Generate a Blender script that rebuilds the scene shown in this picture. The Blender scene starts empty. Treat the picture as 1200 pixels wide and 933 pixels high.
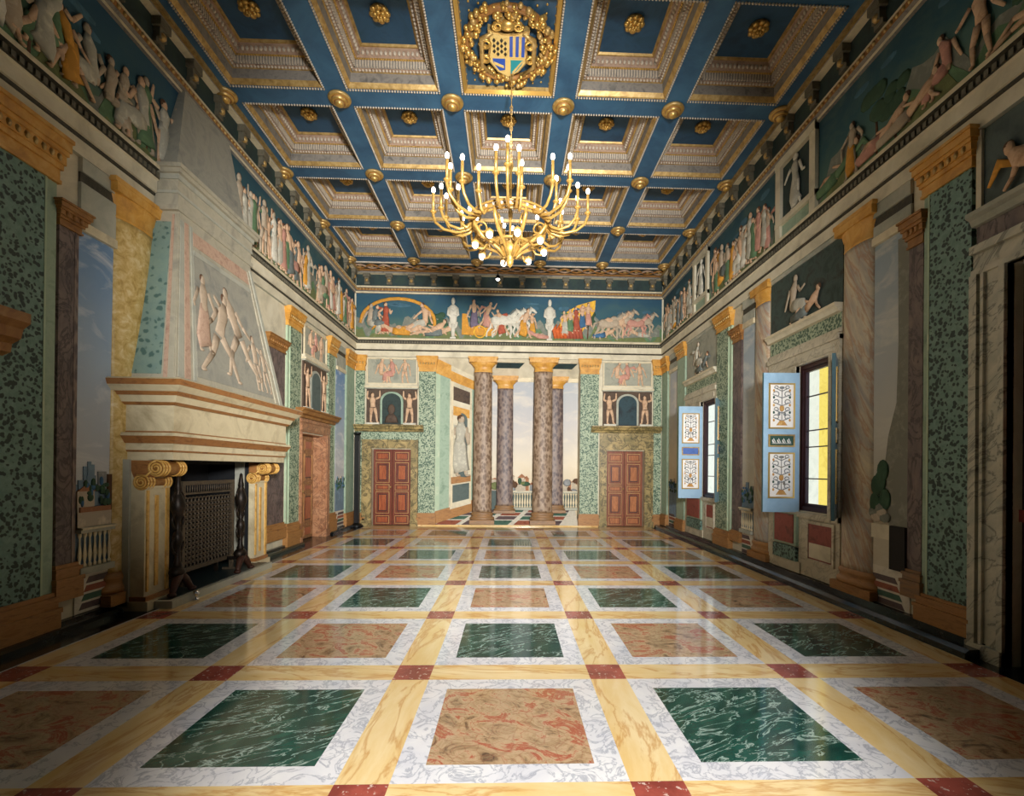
import bpy, bmesh, math, random
from mathutils import Vector, Matrix
random.seed(7)
PI = math.pi
scn = bpy.context.scene
COL = scn.collection

# ------------------------------------------------------------------ materials
def lin(h):
    h = h.lstrip('#'); o = []
    for i in (0, 2, 4):
        c = int(h[i:i+2], 16) / 255
        o.append(c/12.92 if c <= .04045 else ((c+.055)/1.055)**2.4)
    return (*o, 1)

MATS = {}
class NT:
    def __init__(s, name, rough=.6, metal=0.0, spec=.5):
        m = bpy.data.materials.new(name); m.use_nodes = True
        s.m = m; s.t = m.node_tree; s.b = s.t.nodes['Principled BSDF']
        s.b.inputs['Roughness'].default_value = rough
        s.b.inputs['Metallic'].default_value = metal
        s.b.inputs['Specular IOR Level'].default_value = spec
        s.pos = s.t.nodes.new('ShaderNodeNewGeometry').outputs['Position']
        MATS[name] = m
    def n(s, typ, **k):
        x = s.t.nodes.new(typ)
        for a, b in k.items(): setattr(x, a, b)
        return x
    def l(s, a, b): s.t.links.new(a, b)
    def mapped(s, scale=(1, 1, 1), rot=(0, 0, 0)):
        m1 = s.n('ShaderNodeMapping'); s.l(s.pos, m1.inputs['Vector']); m1.inputs['Rotation'].default_value = rot
        mp = s.n('ShaderNodeMapping'); s.l(m1.outputs['Vector'], mp.inputs['Vector']); mp.inputs['Scale'].default_value = scale
        return mp.outputs['Vector']
    def noise(s, scale, detail=4, rough=.6, dist=0., vec=None):
        x = s.n('ShaderNodeTexNoise'); s.l(vec or s.pos, x.inputs['Vector'])
        x.inputs['Scale'].default_value = scale; x.inputs['Detail'].default_value = detail
        x.inputs['Roughness'].default_value = rough; x.inputs['Distortion'].default_value = dist
        return x.outputs['Fac']
    def ramp(s, fac, stops, interp='LINEAR'):
        r = s.n('ShaderNodeValToRGB'); r.color_ramp.interpolation = interp
        e = r.color_ramp.elements
        while len(e) < len(stops): e.new(.5)
        for el, (p, c) in zip(e, stops):
            el.position = p; el.color = lin(c) if isinstance(c, str) else (c, c, c, 1)
        s.l(fac, r.inputs['Fac']); return r.outputs['Color']
    def mix(s, fac, a, b):
        x = s.n('ShaderNodeMix', data_type='RGBA')
        if isinstance(fac, (int, float)): x.inputs[0].default_value = fac
        else: s.l(fac, x.inputs[0])
        for v, i in ((a, 6), (b, 7)):
            if isinstance(v, str): x.inputs[i].default_value = lin(v)
            else: s.l(v, x.inputs[i])
        return x.outputs[2]
    def math(s, op, a, b=None, clamp=False):
        x = s.n('ShaderNodeMath', operation=op); x.use_clamp = clamp
        for v, i in ((a, 0), (b, 1)):
            if v is None: continue
            if isinstance(v, (int, float)): x.inputs[i].default_value = v
            else: s.l(v, x.inputs[i])
        return x.outputs[0]
    def color(s, c):
        if isinstance(c, str): s.b.inputs['Base Color'].default_value = lin(c)
        else: s.l(c, s.b.inputs['Base Color'])
        return s
    def bump(s, h, strength=.3, dist=.01):
        b = s.n('ShaderNodeBump'); b.inputs['Strength'].default_value = strength
        b.inputs['Distance'].default_value = dist
        s.l(h, b.inputs['Height']); s.l(b.outputs['Normal'], s.b.inputs['Normal']); return s

def veined(name, c1, c2, vein, sc=1.5, vs=2.5, w=.04, st=.8, rough=.35, stretch=(1, 1, 1), rot=(0, 0, 0), dist=1.2, spec=.5):
    k = NT(name, rough, spec=spec); v = k.mapped(stretch, rot)
    base = k.mix(k.ramp(k.noise(sc, 5, .65, .4, v), [(.35, 0.), (.65, 1.)]), c1, c2)
    nz = k.noise(vs, 6, .6, dist, v)
    d = k.math('ABSOLUTE', k.math('SUBTRACT', nz, .5))
    mask = k.math('MULTIPLY', k.ramp(d, [(0, 1.), (w, 0.)]), st)
    k.color(k.mix(mask, base, vein)); return k

def speckled(name, base, base2, dark, scale=14, thr=.33, rough=.55, soft=.08, stretch=(1, 1, 1)):
    k = NT(name, rough); v = k.mapped(stretch)
    nv = k.n('ShaderNodeTexNoise'); k.l(v, nv.inputs['Vector']); nv.inputs['Scale'].default_value = scale*.5
    nv.inputs['Detail'].default_value = 3
    vm = k.n('ShaderNodeVectorMath', operation='MULTIPLY_ADD'); k.l(nv.outputs['Color'], vm.inputs[0])
    vm.inputs[1].default_value = (1.6/scale,)*3; k.l(v, vm.inputs[2])
    vo = k.n('ShaderNodeTexVoronoi'); k.l(vm.outputs[0], vo.inputs['Vector']); vo.inputs['Scale'].default_value = scale
    vo.inputs['Randomness'].default_value = 1
    size = k.math('MULTIPLY', k.noise(scale*.4, 2, .5, 0, v), thr*2)
    mask = k.ramp(k.math('SUBTRACT', vo.outputs['Distance'], size), [(0, 1.), (soft, 0.)])
    b = k.mix(k.ramp(k.noise(scale*.7, 5, .7, .3, v), [(.35, 0.), (.65, 1.)]), base, base2)
    k.color(k.mix(mask, b, dark)); return k

def mottled(name, c1, c2, c3, sc=5, rough=.6, stretch=(1, 1, 1), metal=0., spec=.5, bump=0):
    k = NT(name, rough, metal, spec); v = k.mapped(stretch)
    n1 = k.noise(sc, 5, .65, .6, v)
    k.color(k.ramp(n1, [(.3, c1), (.5, c2), (.7, c3)]))
    if bump: k.bump(k.noise(sc*8, 3, .6, 0, v), bump, .004)
    return k

# floor marbles
veined('verde_marble', '#0f352f', '#1f5246', '#b4cabf', 3, 2.6, .018, .75, .10, (1, 3.2, 1), (0, 0, -.5), .8)
k = NT('breccia_marble', .10)
n1 = k.noise(4.5, 8, .72, .9, k.mapped((1, 1.5, 1), (0, 0, .4)))
c_ = k.ramp(n1, [(.34, '#5f4a3a'), (.44, '#a98b68'), (.52, '#c0a480'), (.58, '#a8553f'), (.66, '#b5906c'), (.76, '#cdb795')])
vo = k.n('ShaderNodeTexVoronoi', feature='DISTANCE_TO_EDGE'); k.l(k.pos, vo.inputs['Vector']); vo.inputs['Scale'].default_value = 13
k.color(k.mix(k.math('MULTIPLY', k.ramp(vo.outputs['Distance'], [(0, 1.), (.05, 0.)]), .35), c_, '#8a4030'))
for nm_, st_ in (('giallo_marble', (.7, 3.2, 1)), ('giallo_long_marble', (3.2, .7, 1))):
    veined(nm_, '#ead3a2', '#dfbd7c', '#bd8136', 1.6, 1.2, .035, .6, .10, st_, (0, 0, .12), .7)
veined('carrara_marble', '#e6e5e5', '#d4d4da', '#858b9b', 3, 7, .04, .65, .10, (1, 1, 1), (0, 0, 0), 1.0)
k = NT('porphyry_marble', .14)
k.color(k.mix(k.ramp(k.noise(26, 3, .6), [(.6, 0.), (.66, 1.)]), k.mix(k.ramp(k.noise(5), [(.4, 0.), (.6, 1.)]), '#a34f43', '#853d34'), '#d3b7aa'))
veined('black_marble', '#0d0f10', '#15191a', '#4a5253', 2, 3, .012, .5, .15)
# wall paints and stones
mottled('cream_plaster', '#b9b199', '#d3cab0', '#e0d8c0', 2.2, .75, bump=.1)
mottled('grey_plaster', '#8f9387', '#a9aa9b', '#bcb9a8', 3, .8)
mottled('cream_marble', '#c9bd9e', '#dccfae', '#b5a98d', 4, .5)
mottled('dark_line', '#2c2a22', '#3a372c', '#4d4839', 20, .7)
mottled('dark_green_paint', '#1d2b28', '#26393a', '#2f4438', 5, .7)
mottled('ochre_gilding', '#b37d33', '#d0983f', '#dcae62', 6, .45, spec=.5)
mottled('portico_base', '#6e5138', '#8a6a48', '#a0703c', 6, .5, (1, 1, 6))
mottled('brown_gilding', '#7a4f26', '#93652f', '#a87a42', 7, .5)
mottled('ochre_base', '#92612f', '#ab7b45', '#7d522c', 5, .5, (1, 1, 5))
speckled('green_speckled', '#7a988c', '#5d8074', '#16302c', 23, .38, .55, .10)
speckled('green_speckled_fine', '#aeb89c', '#94a68b', '#46604e', 28, .42, .55, .12)
mottled('green_edge', '#8ba18c', '#9db29b', '#78917b', 4, .6)
mottled('green_edge_light', '#b4c3a6', '#a6bb9f', '#c3ccb0', 4, .6)
mottled('yellow_column', '#a8853f', '#cdad68', '#e6d2a0', 11, .45)
speckled('brown_column', '#8c755e', '#a8917a', '#6a523d', 14, .30, .5, .35, (1, 1, .6))
speckled('violet_column', '#7b6a62', '#8e7c70', '#584a4a', 14, .30, .5, .35, (1, 1, .6))
veined('striped_column', '#d0c2a2', '#97908a', '#a5714f', 1.3, 1.5, .06, .6, .5, (2.2, 4.5, .9), (.45, 0, 0), .8)
veined('dark_pilaster', '#7b6a64', '#5c5050', '#2e2527', 4, 3, .06, .8, .5, (1.5, 1.5, .8), dist=2)
veined('door_marble', '#b79f6a', '#7f7248', '#2a2a1c', 4, 4, .06, .8, .35, dist=1.2)
veined('rose_marble', '#b98a66', '#a3704d', '#5a3424', 5, 4, .06, .7, .4, dist=2)
veined('grey_marble', '#c6c1ad', '#a9a999', '#3f4440', 3, 1.6, .03, .7, .4, (1, 1.2, 3.2), (.7, 0, 0), dist=.7)
veined('white_wall_marble', '#d0c8b2', '#bdb49c', '#7a715f', 3, 2, .03, .5, .5, (1, 1.2, 2.2), (.5, 0, 0), dist=.8)
mottled('fire_marble', '#c9bb98', '#d8cba8', '#b3a482', 2.6, .4)
mottled('fire_grey', '#9a9b90', '#b2b1a2', '#a5a698', 3, .5)
mottled('fire_trim', '#8a5a32', '#a4713f', '#74492a', 6, .4, (1, 1, 3))
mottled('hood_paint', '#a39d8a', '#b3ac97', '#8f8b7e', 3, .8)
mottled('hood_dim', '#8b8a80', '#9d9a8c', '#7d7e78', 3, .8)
speckled('hood_green', '#839a8d', '#77918a', '#4d6b65', 13, .26, .7, .15)
mottled('stone_gilt', '#c08a3c', '#dcb060', '#a87430', 6, .35)
mottled('red_panel', '#7c3128', '#93443a', '#5e241f', 6, .5)
mottled('rose_strip', '#b28f7c', '#c2a48d', '#a07d6c', 10, .7)
# wood, metal, others
k = veined('door_wood', '#7d3a1f', '#6b2d18', '#45190d', 2, 3, .06, .6, .4, (6, 6, .7), dist=1)
veined('door_wood_panel', '#b06338', '#974a29', '#672d18', 2, 3, .06, .6, .35, (6, 6, .7), dist=1)
veined('door_wood_light', '#8f4d2a', '#7b3d20', '#532712', 2, 3, .06, .6, .4, (6, 6, .7), dist=1)
veined('door_wood_light_panel', '#bd7b4c', '#a5633a', '#74401f', 2, 3, .06, .6, .35, (6, 6, .7), dist=1)
mottled('door_inlay', '#d8b678', '#c9a262', '#bd9555', 8, .45)
veined('plank_wood', '#b08050', '#94643a', '#4e2f1a', 2, 3, .08, .7, .45, (9, 9, .6), dist=1)
NT('gold', .32, .7).color('#d2ab5e')
mottled('old_gold', '#8e7245', '#b8975a', '#cfb27a', 12, .4, metal=.4)
mottled('chandelier_gold', '#a07a38', '#b8924c', '#8c6a2e', 14, .35, metal=.3)
mottled('silver_bead', '#b7aa98', '#cdc0ad', '#a09382', 20, .5)
mottled('bracket_stone', '#5a5648', '#6d6857', '#4a463b', 8, .7)
mottled('coffer_grey', '#6d6a66', '#8a847b', '#5a5854', 8, .7)
mottled('coffer_rose', '#8f7360', '#a68b74', '#75594a', 10, .65)
k = NT('ceiling_blue', .55); 
k.color(k.mix(k.ramp(k.noise(1.7, 5, .65, .8), [(.35, 0.), (.7, 1.)]), '#2a5273', '#3f6d8e'))
mottled('panel_blue', '#1c3d57', '#2a5170', '#234860', 3, .6)
mottled('iron', '#17130f', '#241d17', '#3a2c20', 14, .45, metal=.6)
mottled('screen_bronze', '#4a4034', '#5e5242', '#3a3128', 20, .5, metal=.3)
mottled('rust_iron', '#33211a', '#46291d', '#241813', 14, .55, metal=.4)
mottled('soot', '#0b0d10', '#12151a', '#08090b', 5, .9)
mottled('hearth_slate', '#1d2a2d', '#263639', '#182326', 5, .3)
mottled('black_lamp', '#08090a', '#0c0d0f', '#101214', 5, .35)
mottled('shutter_blue', '#8fb1cb', '#9cbcd3', '#86a8c2', 2, .5)
mottled('shutter_green', '#2c5562', '#37606a', '#24495a', 3, .5)
mottled('shutter_white', '#e8e2da', '#f0ebe4', '#dcd6cf', 3, .5)
mottled('grotesque_ink', '#5d646b', '#7a7f80', '#8b7f66', 14, .6)
mottled('grotesque_ochre', '#c89a4e', '#b98340', '#d8b46a', 14, .6)
mottled('label_green', '#1d4034', '#284d3f', '#183529', 6, .5)
mottled('label_blue', '#3e5da0', '#4a6bb0', '#36528f', 6, .5)
mottled('window_wood', '#2b1013', '#3a181a', '#1f0b0d', 6, .4, (6, 6, .5))
NT('chrome', .15, 1.).color('#d8d8d8')
k = NT('glass', .03); k.color('#ffffff'); k.b.inputs['Transmission Weight'].default_value = 1; k.b.inputs['IOR'].default_value = 1.02
mottled('yellow_stucco', '#e3c64e', '#efd765', '#d8b744', 2, .9)
mottled('pale_stucco', '#d9dccb', '#e4e6d6', '#ced2c2', 2, .9)
for nm, col, st in (('bulb', (1, .93, .80), 7), ('spot_bulb', (1, 1, .97), 14)):
    k = NT(nm, .3); k.color('#fff4e0'); k.b.inputs['Emission Color'].default_value = (*col, 1); k.b.inputs['Emission Strength'].default_value = st
# painted pictures
def gradient(name, z0, z1, stops, cloud=None, cs=(.8, .8, 2.2), cst=.6, rough=.8, amt=.12, lo=.5, hi=.7):
    k = NT(name, rough)
    sep = k.n('ShaderNodeSeparateXYZ'); k.l(k.pos, sep.inputs[0])
    t = k.math('DIVIDE', k.math('SUBTRACT', sep.outputs[2], z0), z1-z0, True)
    nz = k.noise(1.6, 5, .65, .5)
    t2 = k.math('ADD', t, k.math('MULTIPLY', k.math('SUBTRACT', nz, .5), amt*2), True)
    c = k.ramp(t2, stops)
    if cloud:
        m = k.math('MULTIPLY', k.ramp(k.noise(1.3, 6, .6, .7, k.mapped(cs)), [(lo, 0.), (hi, 1.)]), cst)
        c = k.mix(m, c, cloud)
    k.color(c); return k
gradient('frieze_painting', 5.14, 6.38, [(0, '#66754a'), (.22, '#5a7361'), (.5, '#345c66'), (1, '#264e66')], '#4f6b62', (.9, .9, 1.2), .4, amt=.16)
gradient('frieze_painting_green', 5.14, 6.38, [(0, '#6f7a63'), (.3, '#4d6e66'), (.65, '#2c5660'), (1, '#1f4554')], '#5f7563', (.9, .9, 1.2), .5, amt=.16)
gradient('sky_painting_warm', .9, 4.3, [(0, '#d8c7a6'), (.25, '#e3d8c2'), (.6, '#c9c6c4'), (1, '#aeb6bd')], '#e9dfcd', (.9, .9, 1.8), .7)
gradient('sky_painting_blue', .9, 4.1, [(0, '#d3c9b9'), (.18, '#c3c6c9'), (.55, '#a9b8c8'), (.85, '#7f9cbd'), (1, '#6c8eb8')], '#e4e5e4', (1.2, 1.2, 3), .85)
gradient('sky_painting_grey', .9, 4.3, [(0, '#c7bea8'), (.4, '#c2c2bb'), (.8, '#a3aeb4'), (1, '#8fa0ad')], '#d8d5c8', (1.1, 1.1, 3), .7)
mottled('relief_ground', '#8f9284', '#a5a493', '#7e8478', 3, .8)
mottled('relief_dark', '#4b3a30', '#5b4a3c', '#3f332c', 6, .8)
mottled('picture_dark', '#2c3a33', '#40504a', '#33302a', 5, .8)
mottled('picture_grey', '#4c5a58', '#5a6763', '#434f4f', 3, .8)
mottled('niche_dark', '#26302e', '#33423f', '#1c2524', 3, .8)
mottled('niche_blue', '#1c2f35', '#27424a', '#152329', 3, .7)
mottled('figure_stone', '#c9c4b2', '#dad5c4', '#b5b1a2', 9, .8)
mottled('figure_skin', '#c79f7c', '#d8b594', '#b48a6a', 9, .8)
mottled('figure_pale', '#bfae96', '#b09f88', '#cdbfa9', 9, .8)
mottled('hood_figure', '#ad9a84', '#b9a58d', '#9e8c78', 7, .8)
for nm, a in (('cloth_ochre', '#c98f35'), ('cloth_red', '#a4513a'), ('cloth_rose', '#c08d7c'), ('cloth_blue', '#3d6587'), ('cloth_green', '#5c7a58'),
              ('cloth_white', '#b3af9f'), ('cloth_violet', '#6f6478'), ('cloth_grey', '#6b7370'), ('tree_green', '#33503a'), ('ground_green', '#6c7448'), ('rock_grey', '#7a7d72'),
              ('city_pale', '#b8ab97'), ('city_grey', '#8a8c8c'), ('city_roof', '#9a6b4c'), ('city_blue', '#6f8698'), ('hair_brown', '#5a3f2b'), ('fire_orange', '#c65f2c'), ('gold_paint', '#e0ac3c'),
              ('smoke_dark', '#7c7c70'), ('cloud_paint', '#3d6273'), ('chest_black', '#17130f')):
    mottled(nm, a, a, '#%02x%02x%02x' % tuple(min(255, int(int(a[i:i+2], 16)*1.2)) for i in (1, 3, 5)), 9, .8)
NT('shield_blue', .4).color('#2450b0'); NT('shield_teal', .4).color('#1f8f9c'); NT('shield_black', .4).color('#15140f')
mottled('shield_gold', '#d9b667', '#e4c67e', '#c9a14f', 10, .4)
mottled('paint_red_tile', '#8c4c3a', '#a05f48', '#7a3f31', 6, .7)
mottled('paint_green_tile', '#3d5f51', '#4d6d5c', '#33524a', 6, .7)
mottled('paint_violet_tile', '#594a4a', '#675656', '#4a3d3e', 6, .7)
mottled('paint_white_floor', '#d2cab8', '#ddd6c6', '#c3bcab', 6, .7)

# ------------------------------------------------------------------ mesh helper
XL, XR, YB, HC = -4.289, 4.277, 13.6, 6.95
SK = .012
def xf_left(s, d, h): return (XL+d, s, h)
def xf_back(s, d, h): return (s, YB-d, h)
def xf_right(s, d, h): return (XR-SK*(YB-s)-d, s, h)
def rz(s):                                   # right wall leans in a little towards the front of the hall
    return (XR-SK*YB)/(XR/s-SK)

class MB:
    def __init__(s, xf=None):
        s.xf = xf or (lambda a, b, c: (a, b, c)); s.v = []; s.f = []; s.mi = []; s.sm = []; s.mats = []
    def m(s, name):
        if name not in s.mats: s.mats.append(name)
        return s.mats.index(name)
    def add(s, pts, faces, mat, smooth=False):
        o = len(s.v); s.v += [s.xf(*p) for p in pts]; i = s.m(mat)
        for f in faces:
            s.f.append([o+k for k in f]); s.mi.append(i); s.sm.append(smooth)
    def box(s, a0, a1, b0, b1, c0, c1, mat):
        p = [(a, b, c) for a in (a0, a1) for b in (b0, b1) for c in (c0, c1)]
        s.add(p, [(0, 1, 3, 2), (4, 6, 7, 5), (0, 4, 5, 1), (2, 3, 7, 6), (0, 2, 6, 4), (1, 5, 7, 3)], mat)
    def hexa(s, p, mat):                     # eight corners ordered as in box
        s.add(p, [(0, 1, 3, 2), (4, 6, 7, 5), (0, 4, 5, 1), (2, 3, 7, 6), (0, 2, 6, 4), (1, 5, 7, 3)], mat)
    def prism(s, poly, d0, d1, mat, smooth=False):   # poly in (a, c), extruded along b
        n = len(poly)
        pts = [(a, d0, c) for a, c in poly]+[(a, d1, c) for a, c in poly]
        s.add(pts, [tuple(range(n)), tuple(range(2*n-1, n-1, -1))], mat)
        s.add(pts, [(i, (i+1) % n, n+(i+1) % n, n+i) for i in range(n)], mat, smooth)
    def mould(s, prof, a0, a1, mats):        # profile of (b, c) swept along a; one material per segment
        n = len(prof)
        for i in range(n-1):
            (b0, c0), (b1, c1) = prof[i], prof[i+1]
            s.add([(a0, b0, c0), (a0, b1, c1), (a1, b1, c1), (a1, b0, c0)], [(0, 1, 2, 3)], mats[i] if isinstance(mats, (list, tuple)) else mats)
        mm = mats[0] if isinstance(mats, (list, tuple)) else mats
        for a in (a0, a1):
            s.add([(a, 0 if False else b, c) for b, c in prof]+[(a, min(0, prof[-1][0]), prof[-1][1]), (a, min(0, prof[0][0]), prof[0][1])], [tuple(range(n+2))], mm)
    def lathe(s, prof, ca, cb, mat, seg=24, ka=1., kb=1., smooth=True, h0=0., a0=0., a1=2*PI):
        full = abs(a1-a0-2*PI) < 1e-6; m = seg if full else seg+1
        mats = mat if isinstance(mat, (list, tuple)) else [mat]*(len(prof)-1)
        pts = [(ca+ka*r*math.cos(a0+(a1-a0)*j/seg), cb+kb*r*math.sin(a0+(a1-a0)*j/seg), h0+h) for r, h in prof for j in range(m)]
        o = len(s.v); s.v += [s.xf(*p) for p in pts]
        for i in range(len(prof)-1):
            k = s.m(mats[i])
            for j in range(seg):
                j2 = (j+1) % m
                s.f.append([o+i*m+j, o+i*m+j2, o+(i+1)*m+j2, o+(i+1)*m+j]); s.mi.append(k); s.sm.append(smooth)
        if full:
            for i, mm in ((0, mats[0]), (len(prof)-1, mats[-1])):
                if prof[i][0] > 1e-4:
                    s.f.append([o+i*m+j for j in range(m)]); s.mi.append(s.m(mm)); s.sm.append(False)
    def tube(s, pts, rad, mat, seg=8, kb=1.):
        pts = [Vector(p) for p in pts]; n = len(pts)
        if not isinstance(rad, (list, tuple)): rad = [rad]*n
        o = len(s.v); k = s.m(mat); ref = None
        for i, p in enumerate(pts):
            t = (pts[min(i+1, n-1)]-pts[max(i-1, 0)])
            t = t.normalized() if t.length > 1e-9 else Vector((0, 0, 1))
            if ref is None: ref = Vector((0, 1, 0)) if abs(t.y) < .9 else Vector((1, 0, 0))
            u = t.cross(ref).normalized(); w = u.cross(t).normalized(); ref = w
            for j in range(seg):
                a = 2*PI*j/seg; q = (u*math.cos(a)+w*math.sin(a))*rad[i]
                s.v.append(s.xf(p.x+q.x, p.y+q.y*kb, p.z+q.z))
        for i in range(n-1):
            for j in range(seg):
                j2 = (j+1) % seg
                s.f.append([o+i*seg+j, o+i*seg+j2, o+(i+1)*seg+j2, o+(i+1)*seg+j]); s.mi.append(k); s.sm.append(True)
        for i in (0, n-1):
            s.f.append([o+i*seg+j for j in range(seg)]); s.mi.append(k); s.sm.append(True)
    def ell(s, c, r, mat, seg=10, rings=6):
        if not isinstance(r, (list, tuple)): r = (r, r, r)
        pts = [(c[0], c[1], c[2]-r[2])]
        for i in range(1, rings):
            t = PI*i/rings
            for j in range(seg):
                a = 2*PI*j/seg
                pts.append((c[0]+r[0]*math.sin(t)*math.cos(a), c[1]+r[1]*math.sin(t)*math.sin(a), c[2]-r[2]*math.cos(t)))
        pts.append((c[0], c[1], c[2]+r[2])); L = len(pts)-1; fs = []
        for j in range(seg):
            j2 = (j+1) % seg
            fs.append((0, 1+j2, 1+j)); fs.append((L, L-seg+j, L-seg+j2))
            for i in range(rings-2):
                fs.append((1+i*seg+j, 1+i*seg+j2, 1+(i+1)*seg+j2, 1+(i+1)*seg+j))
        s.add(pts, fs, mat, True)
    def frame(s, a0, a1, c0, c1, w, b0, b1, mat):   # rectangular frame lying on the wall
        s.box(a0, a1, b0, b1, c0, c0+w, mat); s.box(a0, a1, b0, b1, c1-w, c1, mat)
        s.box(a0, a0+w, b0, b1, c0+w, c1-w, mat); s.box(a1-w, a1, b0, b1, c0+w, c1-w, mat)
    def build(s, name, parent=None, loc=None):
        L = Vector(parent['_o']) if parent is not None and '_o' in parent else Vector(loc or (0, 0, 0))
        me = bpy.data.meshes.new(name)
        me.from_pydata([tuple(Vector(p)-L) for p in s.v], [], s.f)
        for nm in s.mats: me.materials.append(MATS[nm])
        me.polygons.foreach_set('material_index', s.mi); me.polygons.foreach_set('use_smooth', s.sm)
        bm = bmesh.new(); bm.from_mesh(me); bmesh.ops.recalc_face_normals(bm, faces=bm.faces); bm.to_mesh(me); bm.free()
        me.update()
        o = bpy.data.objects.new(name, me); COL.objects.link(o)
        if parent is not None:
            o.parent = parent
            if '_o' in parent: o['_o'] = parent['_o']
        else:
            o.location = L; o['_o'] = tuple(L)
        return o

def tag(o, label, cat, group=None):
    o['label'] = label; o['category'] = cat
    if group: o['group'] = group
    return o
def thing(name, label, cat, loc=(0, 0, 0), group=None):
    o = bpy.data.objects.new(name, None); o.empty_display_size = .1
    COL.objects.link(o); o.location = loc; o['_o'] = tuple(loc)
    return tag(o, label, cat, group)
def struct(o):
    o['kind'] = 'structure'; return o
def copy_tree(root, loc, label=None):
    r = root.copy(); COL.objects.link(r); r.location = loc
    if label: r['label'] = label
    for ch in list(root.children):
        c = ch.copy(); COL.objects.link(c); c.parent = r
        for g in list(ch.children):
            d = g.copy(); COL.objects.link(d); d.parent = c
    return r

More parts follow.
